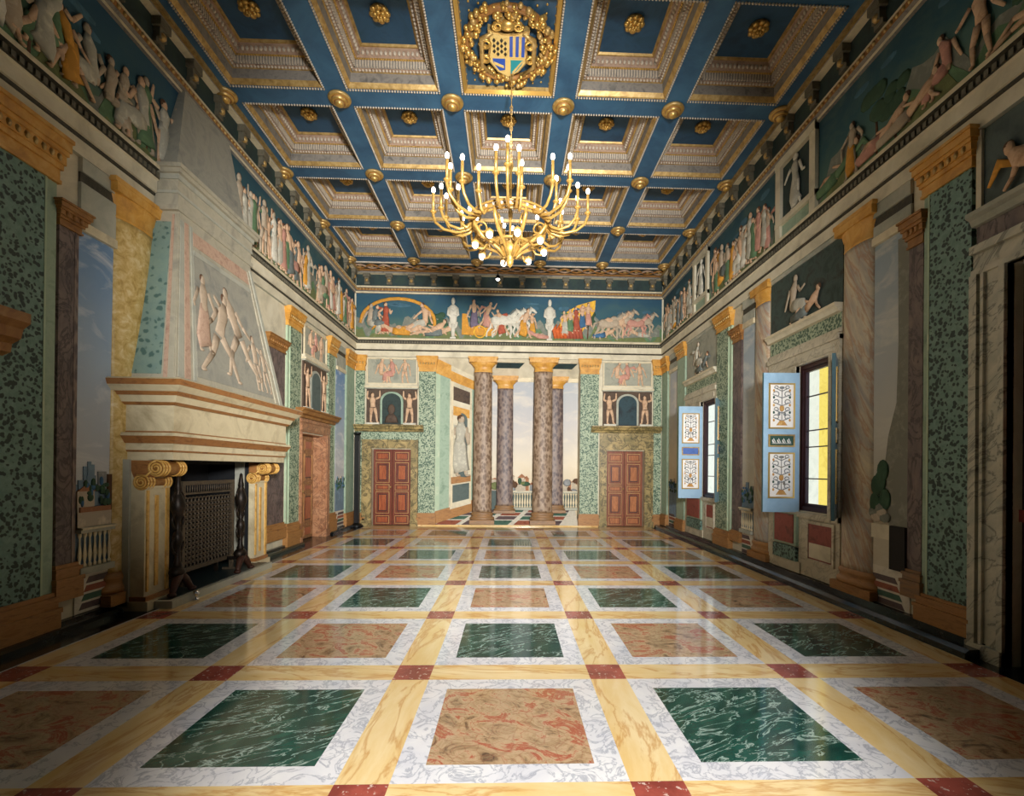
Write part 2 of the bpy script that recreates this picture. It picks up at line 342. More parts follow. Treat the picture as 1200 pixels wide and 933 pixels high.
# ------------------------------------------------------------------ painted / carved figures in low relief
def limb(mb, a, b, r0, r1, mat, d, kb=.5):
    a = (a[0], d, a[1]); b = (b[0], d, b[1])
    mid = tuple((x+y)/2 for x, y in zip(a, b))
    ext = tuple(y+(y-x)*.06 for x, y in zip(a, b))
    mb.tube([a, mid, b, ext], [r0, (r0+r1)/2*1.05, r1, r1*.5], mat, 7, kb)
def figure(mb, s, h, H, skin, cloth=None, pose='stand', flip=1, d=.02, rnd=random, kb=.4, kx=1.):
    def P(x, y): return (s+flip*x*H*kx, h+y*H)
    R = lambda r: r*H
    j = lambda v: rnd.uniform(-v, v)
    if pose == 'stand':
        hip = (j(.02), .50); ch = (j(.03), .78); hd = (ch[0]+j(.03), .93)
        kl = (-.07+j(.03), .27); kr = (.08+j(.04), .27); fl = (-.09+j(.04), .03); fr = (.10+j(.06), .03)
        el = (-.20+j(.05), .62+j(.06)); er = (.2+j(.05), .64+j(.1)); wl = (-.22+j(.1), .48+j(.14)); wr = (.26+j(.08), .56+j(.25))
    elif pose == 'stride':
        hip = (0, .48); ch = (.10, .74); hd = (.16, .90)
        kl = (-.12, .27); kr = (.16, .30); fl = (-.28, .06); fr = (.24, .03)
        el = (-.10, .62); er = (.28, .72); wl = (-.22, .52); wr = (.38, .86+j(.1))
    elif pose == 'sit':
        hip = (0, .34); ch = (.03+j(.04), .64); hd = (.06+j(.05), .82)
        kl = (.24, .36); kr = (.27, .30); fl = (.20, .03); fr = (.32, .03)
        el = (-.14, .48); er = (.2, .5+j(.08)); wl = (-.2, .32); wr = (.32, .44+j(.2))
    elif pose == 'recline':
        hip = (0, .16); ch = (-.28, .30); hd = (-.40, .44)
        kl = (.26, .26); kr = (.28, .12); fl = (.5, .08); fr = (.55, .05)
        el = (-.36, .14); er = (-.10, .26); wl = (-.46, .05); wr = (.08, .28+j(.1))
    elif pose == 'arms_up':
        hip = (j(.02), .48); ch = (j(.03), .72); hd = (ch[0]+j(.02), .86)
        kl = (-.07, .26); kr = (.09, .27); fl = (-.08, .03); fr = (.12, .03)
        el = (-.2, .78); er = (.2, .80); wl = (-.17, .98); wr = (.2, .99)
    wide = .075
    sl, sr = (ch[0]-.10, ch[1]+.02), (ch[0]+.10, ch[1]+.02)
    if pose == 'recline': sl, sr = (ch[0]-.03, ch[1]-.05), (ch[0]+.03, ch[1]+.06)
    mb.tube([(P(*hip)[0], d, P(*hip)[1]), ((P(*hip)[0]+P(*ch)[0])/2, d, (P(*hip)[1]+P(*ch)[1])/2), (P(*ch)[0], d, P(*ch)[1]), (P(*hd)[0], d, P(*hd)[1]-.03*H)],
            [R(.085), R(.075), R(.10), R(.035)], cloth if cloth and rnd.random() < .6 else skin, 8, kb)
    mb.ell((P(*hd)[0], d, P(*hd)[1]), (R(.055), R(.05)*kb*1.4, R(.07)), skin, 8, 6)
    mb.ell((P(*hd)[0]-flip*R(.012), d-.004, P(*hd)[1]+R(.022)), (R(.058), R(.05)*kb*1.4, R(.058)), 'hair_brown' if skin != 'figure_stone' else skin, 8, 6)
    for a, b, c, r in ((sl, el, wl, .036), (sr, er, wr, .036)):
        limb(mb, P(*a), P(*b), R(r), R(r*.8), skin, d, kb); limb(mb, P(*b), P(*c), R(r*.8), R(r*.6), skin, d, kb)
    for x, kk, ff in ((-.045, kl, fl), (.045, kr, fr)):
        hp = (hip[0]+x, hip[1]-.02)
        limb(mb, P(*hp), P(*kk), R(.06), R(.042), skin, d, kb); limb(mb, P(*kk), P(*ff), R(.042), R(.026), skin, d, kb)
        mb.ell((P(*ff)[0]+flip*R(.02), d, P(*ff)[1]-R(.008)), (R(.045), R(.03)*kb*2, R(.02)), skin, 7, 4)
    if cloth:
        if pose in ('stand', 'stride', 'arms_up'):
            mb.tube([(P(*hip)[0], d, P(hip[0], hip[1]+.12)[1]), (P(*hip)[0], d, P(*hip)[1]), (P((kl[0]+kr[0])/2, .2)[0], d, P(0, .2)[1]), (P((fl[0]+fr[0])/2, .08)[0], d, P(0, .08)[1])],
                    [R(.08), R(.11), R(.14), R(.15+j(.03))], cloth, 8, kb*.8)
        else:
            mb.tube([(P(*hip)[0], d, P(*hip)[1]), (P((hip[0]+kr[0])/2, 0)[0], d, P(0, (hip[1]+kr[1])/2)[1]), (P(*kr)[0], d, P(*kr)[1]), (P(*fr)[0], d, P(0, fr[1]+.05)[1])],
                    [R(.11), R(.12), R(.10), R(.08)], cloth, 8, kb*.8)
        if rnd.random() < .35:
            mb.tube([(P(*sl)[0], d, P(*sl)[1]), (P(ch[0]-.25, 0)[0], d, P(0, ch[1]+.05)[1]), (P(ch[0]-.38, 0)[0], d, P(0, ch[1]-.05+j(.1))[1])], [R(.03), R(.06), R(.02)], cloth, 7, kb*.6)
def horse(mb, s, h, H, mat, flip=1, d=.02, kb=.35, kx=1.):
    P = lambda x, y: (s+flip*x*H*kx, d, h+y*H)
    R = lambda r: r*H
    mb.tube([P(-.42, .60), P(-.3, .62), P(0, .58), P(.25, .64), P(.36, .70)], [R(.10), R(.17), R(.15), R(.16), R(.10)], mat, 9, kb)
    mb.tube([P(.28, .68), P(.42, .86), P(.5, .98)], [R(.12), R(.085), R(.06)], mat, 8, kb)
    mb.tube([P(.47, .99), P(.58, .93), P(.68, .84)], [R(.065), R(.055), R(.032)], mat, 8, kb)
    mb.tube([P(.48, 1.0), P(.47, 1.07)], [R(.022), R(.006)], mat, 5, kb)
    mb.tube([P(.24, .80), P(.36, .95), P(.44, 1.03)], [R(.04), R(.05), R(.02)], 'cloth_grey', 6, kb)
    for pts in ([(.28, .55), (.44, .42), (.36, .22), (.42, .12)], [(.22, .52), (.30, .28), (.26, .04), (.31, .02)], [(-.32, .55), (-.24, .32), (-.38, .2), (-.36, .02)], [(-.38, .55), (-.46, .34), (-.56, .2), (-.58, .03)]):
        mb.tube([P(*q) for q in pts], [R(.085), R(.05), R(.032), R(.035)], mat, 7, kb)
    mb.tube([P(-.44, .66), P(-.58, .6), P(-.64, .38)], [R(.03), R(.05), R(.015)], mat, 6, kb)
def tree(mb, s, h, H, d=.012, kx=1.):
    mb.tube([(s, d, h), (s+.02, d, h+H*.5)], [.03, .018], 'hair_brown', 6, .4)
    for _ in range(7):
        mb.ell((s+random.uniform(-.2, .2)*H*kx, d, h+H*random.uniform(.5, .95)), (H*.17*kx, .012, H*.13), 'tree_green', 8, 5)
SKINS = ['figure_skin', 'figure_pale', 'figure_skin']
CLOTHS_PALE = ['cloth_white', 'cloth_rose', 'figure_pale', 'cloth_grey', 'cloth_ochre', 'cloth_white', 'figure_stone', 'cloth_green']
CLOTHS = ['cloth_ochre', 'cloth_red', 'cloth_rose', 'cloth_blue', 'cloth_green', 'cloth_white', 'cloth_violet', 'cloth_grey']

# ------------------------------------------------------------------ floor
P_, X0, Z0, RB = 1.5024, .7728, 3.8685, .1381
def build_floor():
    mb = MB()
    def q(x0, x1, y0, y1, mat): mb.add([(x0, y0, 0), (x1, y0, 0), (x1, y1, 0), (x0, y1, 0)], [(0, 1, 2, 3)], mat)
    xs = [X0+P_*i for i in range(-3, 3)]; ys = [Z0+P_*j for j in range(-4, 7)]
    xl, xr = xs[0]-RB, xs[-1]+RB
    y0, y1 = ys[0]-RB, ys[-1]+RB
    mb.add([(XL-.6, -1.6, -.2), (XR+.6, -1.6, -.2), (XR+.6, YB+.6, -.2), (XL-.6, YB+.6, -.2)], [(0, 1, 2, 3)], 'black_marble')
    q(XL-.5, xl-.02, -1.6, YB+.5, 'black_marble'); q(xr, XR+.5, -1.6, YB+.5, 'black_marble')
    q(xl-.02, xl, y0, YB, 'carrara_marble')
    q(xl, xr, y1, YB+.5, 'giallo_marble'); q(xl-.02, xr, -1.6, y0, 'black_marble')
    bw = .157
    for i, x in enumerate(xs):
        for j, y in enumerate(ys):
            q(x-RB, x+RB, y-RB, y+RB, 'porphyry_marble')
            if j+1 < len(ys): q(x-RB, x+RB, y+RB, ys[j+1]-RB, 'giallo_long_marble')
            if i+1 < len(xs): q(x+RB, xs[i+1]-RB, y-RB, y+RB, 'giallo_marble')
            if j+1 < len(ys) and i+1 < len(xs):
                a0, a1, b0, b1 = x+RB, xs[i+1]-RB, y+RB, ys[j+1]-RB
                q(a0, a1, b0, b0+bw, 'carrara_marble'); q(a0, a1, b1-bw, b1, 'carrara_marble')
                q(a0, a0+bw, b0+bw, b1-bw, 'carrara_marble'); q(a1-bw, a1, b0+bw, b1-bw, 'carrara_marble')
                q(a0+bw, a1-bw, b0+bw, b1-bw, 'verde_marble' if (i+j) % 2 == 0 else 'breccia_marble')
    o = struct(mb.build('floor')); return o
build_floor()

# ------------------------------------------------------------------ walls
def wall(name, xf, s0, s1, h0, h1, holes, mat, thick=.5):
    mb = MB(xf)
    S = sorted({s0, s1, *[v for hl in holes for v in hl[:2]]}); Hh = sorted({h0, h1, *[v for hl in holes for v in hl[2:]]})
    for a, b in zip(S, S[1:]):
        for c, d in zip(Hh, Hh[1:]):
            if any(hl[0] <= a and b <= hl[1] and hl[2] <= c and d <= hl[3] for hl in holes): continue
            mb.box(a, b, -thick, 0, c, d, mat)
    return struct(mb.build(name))
W1 = (rz(6.36), rz(7.12), 1.04, 3.12)
W2 = (rz(9.95), rz(10.75), 1.02, 3.1)
wall('wall_left', xf_left, -1.6, YB+.5, -.05, 7.5, [(5.90, 7.85, -.05, 1.66), (10.12, 11.42, -.05, 2.3), (2.6, 3.75, -.05, 2.4)], 'cream_plaster')
wall('wall_right', xf_right, -1.6, YB+.5, -.05, 7.5, [W1, W2, (2.7, rz(4.03), -.05, 3.35)], 'cream_plaster', .13)
wall('wall_back', xf_back, XL-.5, XR+.5, -.05, 7.5, [(-3.77, -2.70, -.05, 2.1), (2.70, 3.757, -.05, 2.12), (-2.05, 1.95, -.05, 4.66)], 'cream_plaster')
mb = MB(); mb.box(XL-.5, XR+.5, -2.1, -1.6, -.05, 7.5, 'dark_green_paint'); struct(mb.build('wall_front'))  # unseen front wall, coloured dark to cut bounce onto the near walls

# baseboards
mb = MB(xf_left)
for a, b in ((-1.6, 2.5), (3.95, 5.42), (8.34, 10.1), (11.75, YB)):
    mb.mould([(0, 0), (.16, 0), (.16, .035), (.13, .06), (.05, .07), (.05, .10), (0, .105)], a, b, ['black_marble', 'black_marble', 'black_marble', 'black_marble', 'black_marble', 'black_marble'])
struct(mb.build('baseboard_left'))
mb = MB(xf_right)
for a, b in ((-1.6, 2.5), (rz(4.2), YB),):
    mb.mould([(0, 0), (.24, 0), (.24, .05), (.20, .08), (.07, .08), (.07, .13), (0, .135)], a, b, 'black_marble')
struct(mb.build('baseboard_right'))
mb = MB(xf_back)
for a, b in ((-2.5, 2.48), (4.0, XR-.1)):
    mb.box(a, b, 0, .05, 0, .035, 'giallo_marble')
struct(mb.build('baseboard_back'))

# entablature band and upper cornice on each wall
def entablature(name, xf, s0, s1, gaps=()):
    mb = MB(xf)
    prof = [(0, 4.64), (.05, 4.64), (.05, 4.79), (.065, 4.80), (.065, 4.825), (.085, 4.83), (.085, 4.965), (.11, 4.98), (.11, 5.06), (.15, 5.07), (.15, 5.115), (.13, 5.135), (0, 5.15)]
    ms = ['grey_plaster', 'cream_plaster', 'dark_line', 'dark_line', 'cream_plaster', 'cream_plaster', 'cream_plaster', 'dark_line', 'dark_line', 'cream_marble', 'cream_plaster', 'cream_plaster']
    segs = []; a = s0
    for g0, g1 in sorted(gaps): segs.append((a, g0)); a = g1
    segs.append((a, s1))
    for a, b in segs:
        mb.mould(prof, a, b, ms)
        n = int((b-a)/.07)
        for i in range(n):
            s = a+(i+.5)*(b-a)/n
            mb.box(s-.02, s+.02, .10, .125, 4.995, 5.05, 'bracket_stone')
    return struct(mb.build(name))
entablature('trim_1', xf_back, XL+.03, XR-.03)
entablature('trim_2', xf_left, -1.6, YB-.03, [(5.95, 7.62)])
entablature('trim_3', xf_right, -1.6, YB-.03)
def cornice(name, xf, s0, s1, lit=True):
    mb = MB(xf)
    a = 'coffer_grey'
    mb.mould([(0, 6.36), (.05, 6.37), (.05, 6.41), (.09, 6.43), (.10, 6.49), (.07, 6.52), (.07, 6.56), (.04, 6.58), (.04, 6.88), (.14, 6.89), (.17, 6.93), (.2, 7.0), (0, 7.0)], s0, s1,
             [a, 'cream_marble', a, 'brown_gilding', a, 'cream_marble', a, 'dark_green_paint', 'cream_marble', a, a, a])
    n = int((s1-s0)/.085)
    for i in range(n):
        s = s0+(i+.5)*(s1-s0)/n
        mb.ell((s, .095, 6.465), (.028, .02, .03), 'old_gold', 6, 4)
    n = int((s1-s0)/.6)
    for i in range(n):
        s = s0+(i+.5)*(s1-s0)/n
        mb.box(s-.07, s+.07, .03, .085, 6.60, 6.66, 'bracket_stone'); mb.box(s-.06, s+.06, .03, .12, 6.66, 6.78, 'bracket_stone')
        mb.box(s-.09, s+.09, .03, .15, 6.78, 6.88, 'bracket_stone'); mb.ell((s, .1, 6.7), (.05, .05, .05), 'old_gold', 8, 5)
    return struct(mb.build(name))
cornice('trim_4', xf_back, XL+.05, XR-.05)
cornice('trim_5', xf_left, -1.6, YB-.05)
cornice('trim_6', xf_right, -1.6, YB-.05)

# ------------------------------------------------------------------ ceiling
SX, BX, SY, BY = 1.6254, -4.135, 1.840, 7.178
BW = .175
def build_ceiling():
    mb = MB()
    xs = [BX+SX*i for i in range(6)]; ys = [BY+SY*j for j in range(-1, 4)]
    mb.box(XL-.5, XR+.5, -2.1, ys[0]-BW, HC, HC+.2, 'ceiling_blue')
    for i, x in enumerate(xs):
        x0 = x-BW if i else XL-.4; x1 = x+BW if i < 5 else XR+.4
        mb.box(x0, x1, ys[0]-BW, ys[-1]+BW, HC, HC+.5, 'ceiling_blue')
    for j, y in enumerate(ys):
        for i in range(5): mb.box(xs[i]+BW, xs[i+1]-BW, y-BW, y+BW, HC, HC+.5, 'ceiling_blue')
    mb.box(XL-.4, XR+.4, ys[-1]+BW, YB+.5, HC, HC+.5, 'dark_green_paint')
    mb.box(XL-.5, XR+.5, -2.1, YB+.5, HC+.5, HC+.6, 'soot')
    return struct(mb.build('ceiling')), xs, ys
ceil_o, CX, CY = build_ceiling()
# interlace border on the ceiling along the back wall
mb = MB()
y0, y1 = CY[-1]+BW, 13.40
mb.box(XL+.1, XR-.1, y0, y0+.035, HC-.03, HC, 'silver_bead'); mb.box(XL+.1, XR-.1, y1-.04, y1, HC-.04, HC, 'brown_gilding')
ym = (y0+y1)/2; n = 160
for ph in (0, PI):
    mb.tube([(XL+.12+(XR-XL-.24)*t/n, ym+.11*math.sin(ph+t/n*26*PI), HC-.02) for t in range(n+1)], .026, 'coffer_rose' if ph else 'brown_gilding', 6)
for i in range(27):
    mb.ell((XL+.27+i*(XR-XL-.4)/26.5, ym, HC-.015), (.06, .035, .03), 'old_gold', 7, 4)
struct(mb.build('trim_7'))
mb = MB()                                   # gilt edging where the ceiling meets the side walls
mb.box(XL+.14, XL+.20, 3, 13.4, HC-.05, HC, 'old_gold')
mb.hexa([(x, y, z) for x, y, z in [(xf_right(3, .20, 0)[0], 3, HC-.05), (xf_right(3, .20, 0)[0], 3, HC), (xf_right(13.4, .2, 0)[0], 13.4, HC-.05), (xf_right(13.4, .2, 0)[0], 13.4, HC),
         (xf_right(3, .14, 0)[0], 3, HC-.05), (xf_right(3, .14, 0)[0], 3, HC), (xf_right(13.4, .14, 0)[0], 13.4, HC-.05), (xf_right(13.4, .14, 0)[0], 13.4, HC)]], 'old_gold')
struct(mb.build('trim_8'))

def loop_beads(mb, hx, hy, z, n_per_m, r, mat, kind='ell'):
    for (ax, L, fx) in (('x', hx, hy), ('y', hy, hx)):
        n = max(3, int(2*L*n_per_m))
        for i in range(n+1):
            t = -L+2*L*i/n
            for sg in (-1, 1):
                c = (t, sg*fx, z) if ax == 'x' else (sg*fx, t, z)
                if kind == 'ell': mb.ell(c, r, mat, 6, 4)
                else:
                    w = r[0]; e = r[1]
                    if ax == 'x': mb.box(c[0]-w, c[0]+w, c[1]-e, c[1]+e, z-r[2], z+r[2], mat)
                    else: mb.box(c[0]-e, c[0]+e, c[1]-w, c[1]+w, z-r[2], z+r[2], mat)
def ring(mb, hx0, hy0, z0, hx1, hy1, z1, mat):
    a = [(-hx0, -hy0, z0), (hx0, -hy0, z0), (hx0, hy0, z0), (-hx0, hy0, z0)]; b = [(-hx1, -hy1, z1), (hx1, -hy1, z1), (hx1, hy1, z1), (-hx1, hy1, z1)]
    mb.add(a+b, [(i, (i+1) % 4, 4+(i+1) % 4, 4+i) for i in range(4)], mat)
def rosette_mb(R=.13, z=0):
    mb = MB()
    for k, (n, rr, pr, dz) in enumerate(((8, .72, .34, .035), (6, .45, .27, .065), (4, .2, .18, .09))):
        for i in range(n):
            a = 2*PI*i/n+k*.4
            mb.ell((R*rr*math.cos(a), R*rr*math.sin(a), z-dz), (R*pr, R*pr, .028), 'gold', 8, 5)
    mb.ell((0, 0, z-.11), (R*.16, R*.16, .02), 'gold', 8, 5)
    mb.lathe([(R*.9, z), (R*.8, z-.02), (0.001, z-.02)], 0, 0, 'old_gold', 20)
    return mb
HX, HY = SX/2-BW, SY/2-BW
def coffer_frame():
    mb = MB()
    loop_beads(mb, HX+.012, HY+.012, -.012, 26, .015, 'silver_bead')
    prof = [(0, 0, 'old_gold'), (.015, .01, 'old_gold'), (.045, .06, 'coffer_grey'), (.055, .185, 'old_gold'), (.075, .19, 'coffer_rose'), (.115, .205, 'coffer_grey'), (.14, .30, 'old_gold'), (.17, .305, 'coffer_rose'), (.235, .40, 'old_gold'), (.255, .40, 'old_gold'), (.27, .425, None)]
    for (i0, z0, m), (i1, z1, _) in zip(prof, prof[1:]): ring(mb, HX-i0, HY-i0, z0, HX-i1, HY-i1, z1, m)
    loop_beads(mb, HX-.095, HY-.095, .19, 22, (.018, .018, .018), 'silver_bead')
    loop_beads(mb, HX-.13, HY-.13, .255, 26, (.010, .012, .045), 'silver_bead', 'box')
    loop_beads(mb, HX-.155, HY-.155, .30, 30, (.011, .011, .011), 'gold')
    loop_beads(mb, HX-.205, HY-.205, .35, 17, (.024, .024, .034), 'silver_bead')
    return mb
def coffer_panel(m='panel_blue'):
    mb = MB(); a, b = HX-.26, HY-.26
    mb.box(-a-.03, a+.03, -b-.03, b+.03, .425, .46, m); return mb
ordn = ['leftmost', 'second from left', 'middle', 'second from right', 'rightmost']
rown = ['in the row beside the coat of arms', 'in the row behind the coat of arms', 'second row from the back wall', 'row next to the back wall']
proto = None
for j in range(4):
    for i in range(5):
        c = ((CX[i]+CX[i+1])/2, (CY[j]+CY[j+1])/2, HC)
        if j == 0 and i == 2: continue
        lab = 'gilt ceiling coffer with rosette, %s, %s' % (ordn[i], rown[j])
        if proto is None:
            proto = thing('ceiling_coffer', lab, 'coffer', c, 'ceiling coffers')
            o = coffer_frame(); o.v = [tuple(Vector(p)+Vector(c)) for p in o.v]; o.build('coffer_frame', proto)
            o = coffer_panel(); o.v = [tuple(Vector(p)+Vector(c)) for p in o.v]; pn = o.build('coffer_panel', proto)
            o = rosette_mb(.13, .425); o.v = [tuple(Vector(p)+Vector(c)) for p in o.v]; o.build('rosette', pn)
        else: copy_tree(proto, c, lab)
# bosses at the beam crossings
bl = ['at the left wall', 'second from the left wall', 'third from the left wall', 'third from the right wall', 'second from the right wall', 'at the right wall']
bproto = None
for j in range(1, 5):
    for i in range(6):
        c = (CX[i], CY[j], HC)
        lab = 'round gilt ceiling boss %s, %s' % (bl[i], ['', 'in the line beside the coat', 'third line from the back wall', 'second line from the back wall', 'line along the back wall'][j])
        if bproto is None:
            mb = MB()
            mb.lathe([(.155, 0), (.165, -.02), (.15, -.045), (.115, -.04), (.105, -.05), (.11, -.075), (.085, -.085), (.06, -.08), (.06, -.11), (.035, -.13), (.001, -.135)], c[0], c[1], ['old_gold', 'old_gold', 'gold', 'brown_gilding', 'old_gold', 'gold', 'brown_gilding', 'old_gold', 'gold', 'gold'], 24, h0=c[2])
            bproto = tag(mb.build('ceiling_boss', None, c), lab, 'boss', 'gilt bosses on the beam crossings')
        else:
            o = bproto.copy(); COL.objects.link(o); o.location = c; o['label'] = lab
# coat of arms bay
def coat_of_arms():
    c = Vector(((CX[2]+CX[3])/2, (CY[0]+CY[1])/2, HC))
    t = thing('coat_of_arms', 'gilt wreath and quartered shield on starry blue ceiling panel above the chandelier', 'coat of arms', tuple(c))
    def M(): return MB(lambda a, b, z: (c.x+a, c.y+b, c.z+z))
    mb = M(); loop_beads(mb, HX+.012, HY+.012, -.012, 26, .015, 'silver_bead')
    ring(mb, HX, HY, 0, HX-.015, HY-.015, -.02, 'gold'); ring(mb, HX-.015, HY-.015, -.02, HX-.06, HY-.06, .01, 'gold'); ring(mb, HX-.06, HY-.06, .01, HX-.07, HY-.07, .07, 'old_gold')
    mb.build('panel_frame', t)
    mb = M(); mb.box(-HX+.02, HX-.02, -HY+.02, HY-.02, .06, .1, 'panel_blue'); pn = mb.build('panel', t)
    mb = M()
    for a in range(-5, 6):
        for b in range(-6, 7):
            p = (a*.115, b*.115+(a % 2)*.02)
            if math.hypot(p[0], p[1]+.03) < .62: continue
            mb.ell((p[0], p[1], .055), (.016, .016, .012), 'gold', 6, 4)
    mb.build('star_studs', pn)
    mb = M(); rnd = random.Random(3)
    n = 44
    mb.tube([(.52*math.cos(2*PI*i/40), -.03+.52*math.sin(2*PI*i/40), .03) for i in range(41)], .045, 'brown_gilding', 8)
    for i in range(n):
        a = 2*PI*i/n
        for q in range(4):
            rr = .52+rnd.uniform(-.085, .085); aa = a+rnd.uniform(-.06, .06)
            mb.ell((rr*math.cos(aa), -.03+rr*math.sin(aa), .03-rnd.uniform(0, .06)), rnd.uniform(.026, .046), 'gold' if rnd.random() < .75 else 'old_gold', 7, 5)
    mb.build('fruit_wreath', t)
    # the shield faces down; its top points to the front of the hall (top of the photograph)
    S = lambda x, y: (x*.36, .02+y*.40)                     # x to the right, y down the shield
    mb = M()
    outl = [(-.62, -.75), (-.2, -.62), (.2, -.62), (.68, -.75), (.6, -.2), (.66, .3), (.35, .72), (0, .92), (-.35, .72), (-.66, .3), (-.6, -.2)]
    def plate(poly, z0, z1, mat):
        p = [(*S(*q), 0) for q in poly]; k = len(p)
        mb.add([(x, y, z0) for x, y, _ in p]+[(x, y, z1) for x, y, _ in p], [tuple(range(k)), tuple(range(2*k-1, k-1, -1))]+[(i, (i+1) % k, k+(i+1) % k, k+i) for i in range(k)], mat)
    plate([(x*1.1, y*1.08) for x, y in outl], .05, -.02, 'old_gold'); plate(outl, -.02, -.035, 'shield_gold')
    for i in range(3):                                     # blue and gold stripes in the upper right quarter
        x = .06+i*.21; plate([(x, -.62), (x+.11, -.64), (x+.11, .10), (x, .10)], -.035, -.042, 'shield_blue')
    for a in range(4):                                     # dark lozenges in the upper left quarter
        for b in range(3):
            x, y = -.48+a*.13, -.48+b*.2+(a % 2)*.1
            plate([(x, y-.08), (x+.055, y), (x, y+.08), (x-.055, y)], -.035, -.042, 'shield_black')
    plate([(-.55, .2), (-.1, .2), (-.1, .62), (-.3, .66), (-.5, .4)], -.035, -.042, 'shield_blue')
    plate([(-.5, .3), (-.15, .45), (-.15, .55), (-.5, .4)], -.042, -.046, 'shield_gold')
    plate([(.1, .2), (.55, .2), (.5, .4), (.3, .68), (.1, .78)], -.035, -.042, 'shield_teal')
    plate([(.08, .17), (.6, .17), (.6, .21), (.08, .21)], -.042, -.046, 'shield_gold'); plate([(.5, .25), (.55, .25), (.2, .75), (.15, .7)], -.042, -.046, 'shield_gold')
    mb.build('shield', t)
    mb = M()
    for sx in (-1, 1):
        for (cx, cy, r) in ((.78, -.35, .2), (.8, .22, .16), (.36, -.98, .16)):
            px, py = S(sx*cx, cy); pts = []
            for i in range(16):
                a = 2*PI*i/14*(1.2); rr = r*.36*(1-.6*i/16); pts.append((px+sx*rr*math.cos(a), py+rr*math.sin(a), -.03))
            mb.tube(pts, [.024]*15+[.012], 'gold', 7)
        p0 = S(sx*.5, -.7); p1 = S(sx*.9, -.5); p2 = S(sx*.95, .5); p3 = S(sx*.5, .95)
        mb.tube([(*p0, -.02), (*p1, -.03), (*p2, -.03), (*p3, -.02)], [.02, .035, .03, .015], 'old_gold', 7)
    px, py = S(0, -.98); mb.ell((px, py, -.02), (.11, .07, .06), 'gold', 10, 6); mb.box(px-.1, px+.1, py-.05, py+.03, -.03, .04, 'old_gold')
    mb.build('mantling', t)
coat_of_arms()

# ------------------------------------------------------------------ orders: piers, pilasters, columns
def pier(name, label, cat, xf, s0, s1, shaft, edge=None, edge_side=1, edge_w=.1, base=(.10, .42), cap=(4.22, 4.66), dep=.05, capm='ochre_gilding', basem='ochre_base', ret=0):
    smid = (s0+s1)/2; t = thing(name, label, cat, xf(smid, 0, base[0]))
    e0, e1 = s0, s1
    mb = MB(xf)
    if edge:
        if edge_side > 0: e1 = s1-edge_w
        else: e0 = s0+edge_w
    mb.box(e0, e1, 0, dep, base[1], cap[0], shaft); mb.build('shaft', t)
    if edge:
        mb = MB(xf)
        if edge_side > 0: mb.prism([(e1, base[1]), (s1, base[1]), (s1, cap[0]), (e1, cap[0])], 0, dep-.012, edge); mb.box(e1, e1+.02, 0, dep+.004, base[1], cap[0], 'green_edge_light' if 'green' in edge else edge)
        else: mb.prism([(s0, base[1]), (e0, base[1]), (e0, cap[0]), (s0, cap[0])], 0, dep-.012, edge); mb.box(e0-.02, e0, 0, dep+.004, base[1], cap[0], 'green_edge_light' if 'green' in edge else edge)
        mb.build('edge_strip', t)
    mb = MB(xf); b0, b1 = base; H = b1-b0
    for k0, k1, e in ((0, .5, .045), (.5, .62, .055), (.62, .8, .03), (.8, .9, .04), (.9, 1, .015)):
        mb.box(s0-e*.8, s1+e*.8, 0, dep+e, b0+H*k0, b0+H*k1, basem)
    mb.build('base', t)
    mb = MB(xf); c0, c1 = cap; H = c1-c0
    for k0, k1, e in ((0, .08, .02), (.08, .3, .01), (.3, .42, .03), (.42, .62, .045), (.62, .72, .06), (.72, .92, .075), (.92, 1, .09)):
        mb.box(s0-e*.8, s1+e*.8, 0, dep+e, c0+H*k0, c0+H*k1, capm)
    n = max(3, int((s1-s0)/.07))
    for i in range(n): mb.ell((s0+(i+.5)*(s1-s0)/n, dep+.045, c0+H*.52), (.026, .018, .035), 'old_gold' if capm != 'brown_gilding' else capm, 6, 4)
    mb.build('capital', t)
    return t
def column(label, xf, s, d, r, shaft, base=(.05, .42), cap=(4.28, 4.66), kb=1., capm='ochre_gilding', basem='ochre_base', rt=None, bigcap=1.3):
    rt = rt or r*.92
    t = thing('column', label, 'column', xf(s, d, base[0]))
    H = cap[0]-base[1]
    mb = MB(xf)
    prof = [(r*1.03, base[1]), (r, base[1]+.06)]+[(r+(rt-r)*(k/8)**1.6, base[1]+.06+(H-.12)*k/8) for k in range(1, 9)]+[(rt*1.04, cap[0])]
    mb.lathe(prof, s, d, shaft, 28, 1, kb); mb.build('shaft', t)
    mb = MB(xf); b0, b1 = base; h = b1-b0; R = r*1.3
    mb.box(s-R, s+R, d-R*kb, d+R*kb, b0, b0+h*.35, basem)
    mb.lathe([(R*.98, h*.35), (R*1.0, h*.45), (R*.98, h*.55), (R*.88, h*.6), (R*.84, h*.7), (R*.9, h*.78), (R*.92, h*.86), (R*.86, h*.94), (r*1.03, h)], s, d, basem, 28, 1, kb, h0=b0)
    mb.build('base', t)
    mb = MB(xf); c0, c1 = cap; h = c1-c0; R = rt*bigcap
    mb.lathe([(rt*1.03, 0), (rt*1.08, h*.06), (rt*1.02, h*.1), (rt*1.02, h*.34), (rt*1.1, h*.38), (R*.98, h*.62), (R*1.0, h*.66)], s, d, capm, 28, 1, kb, h0=c0)
    mb.box(s-R*1.05, s+R*1.05, d-R*kb*1.05, d+R*kb*1.05, c0+h*.64, c0+h*.9, capm); mb.box(s-R*1.12, s+R*1.12, d-R*kb*1.1, d+R*kb*1.1, c0+h*.88, c1, capm)
    mb.build('capital', t)
    return t

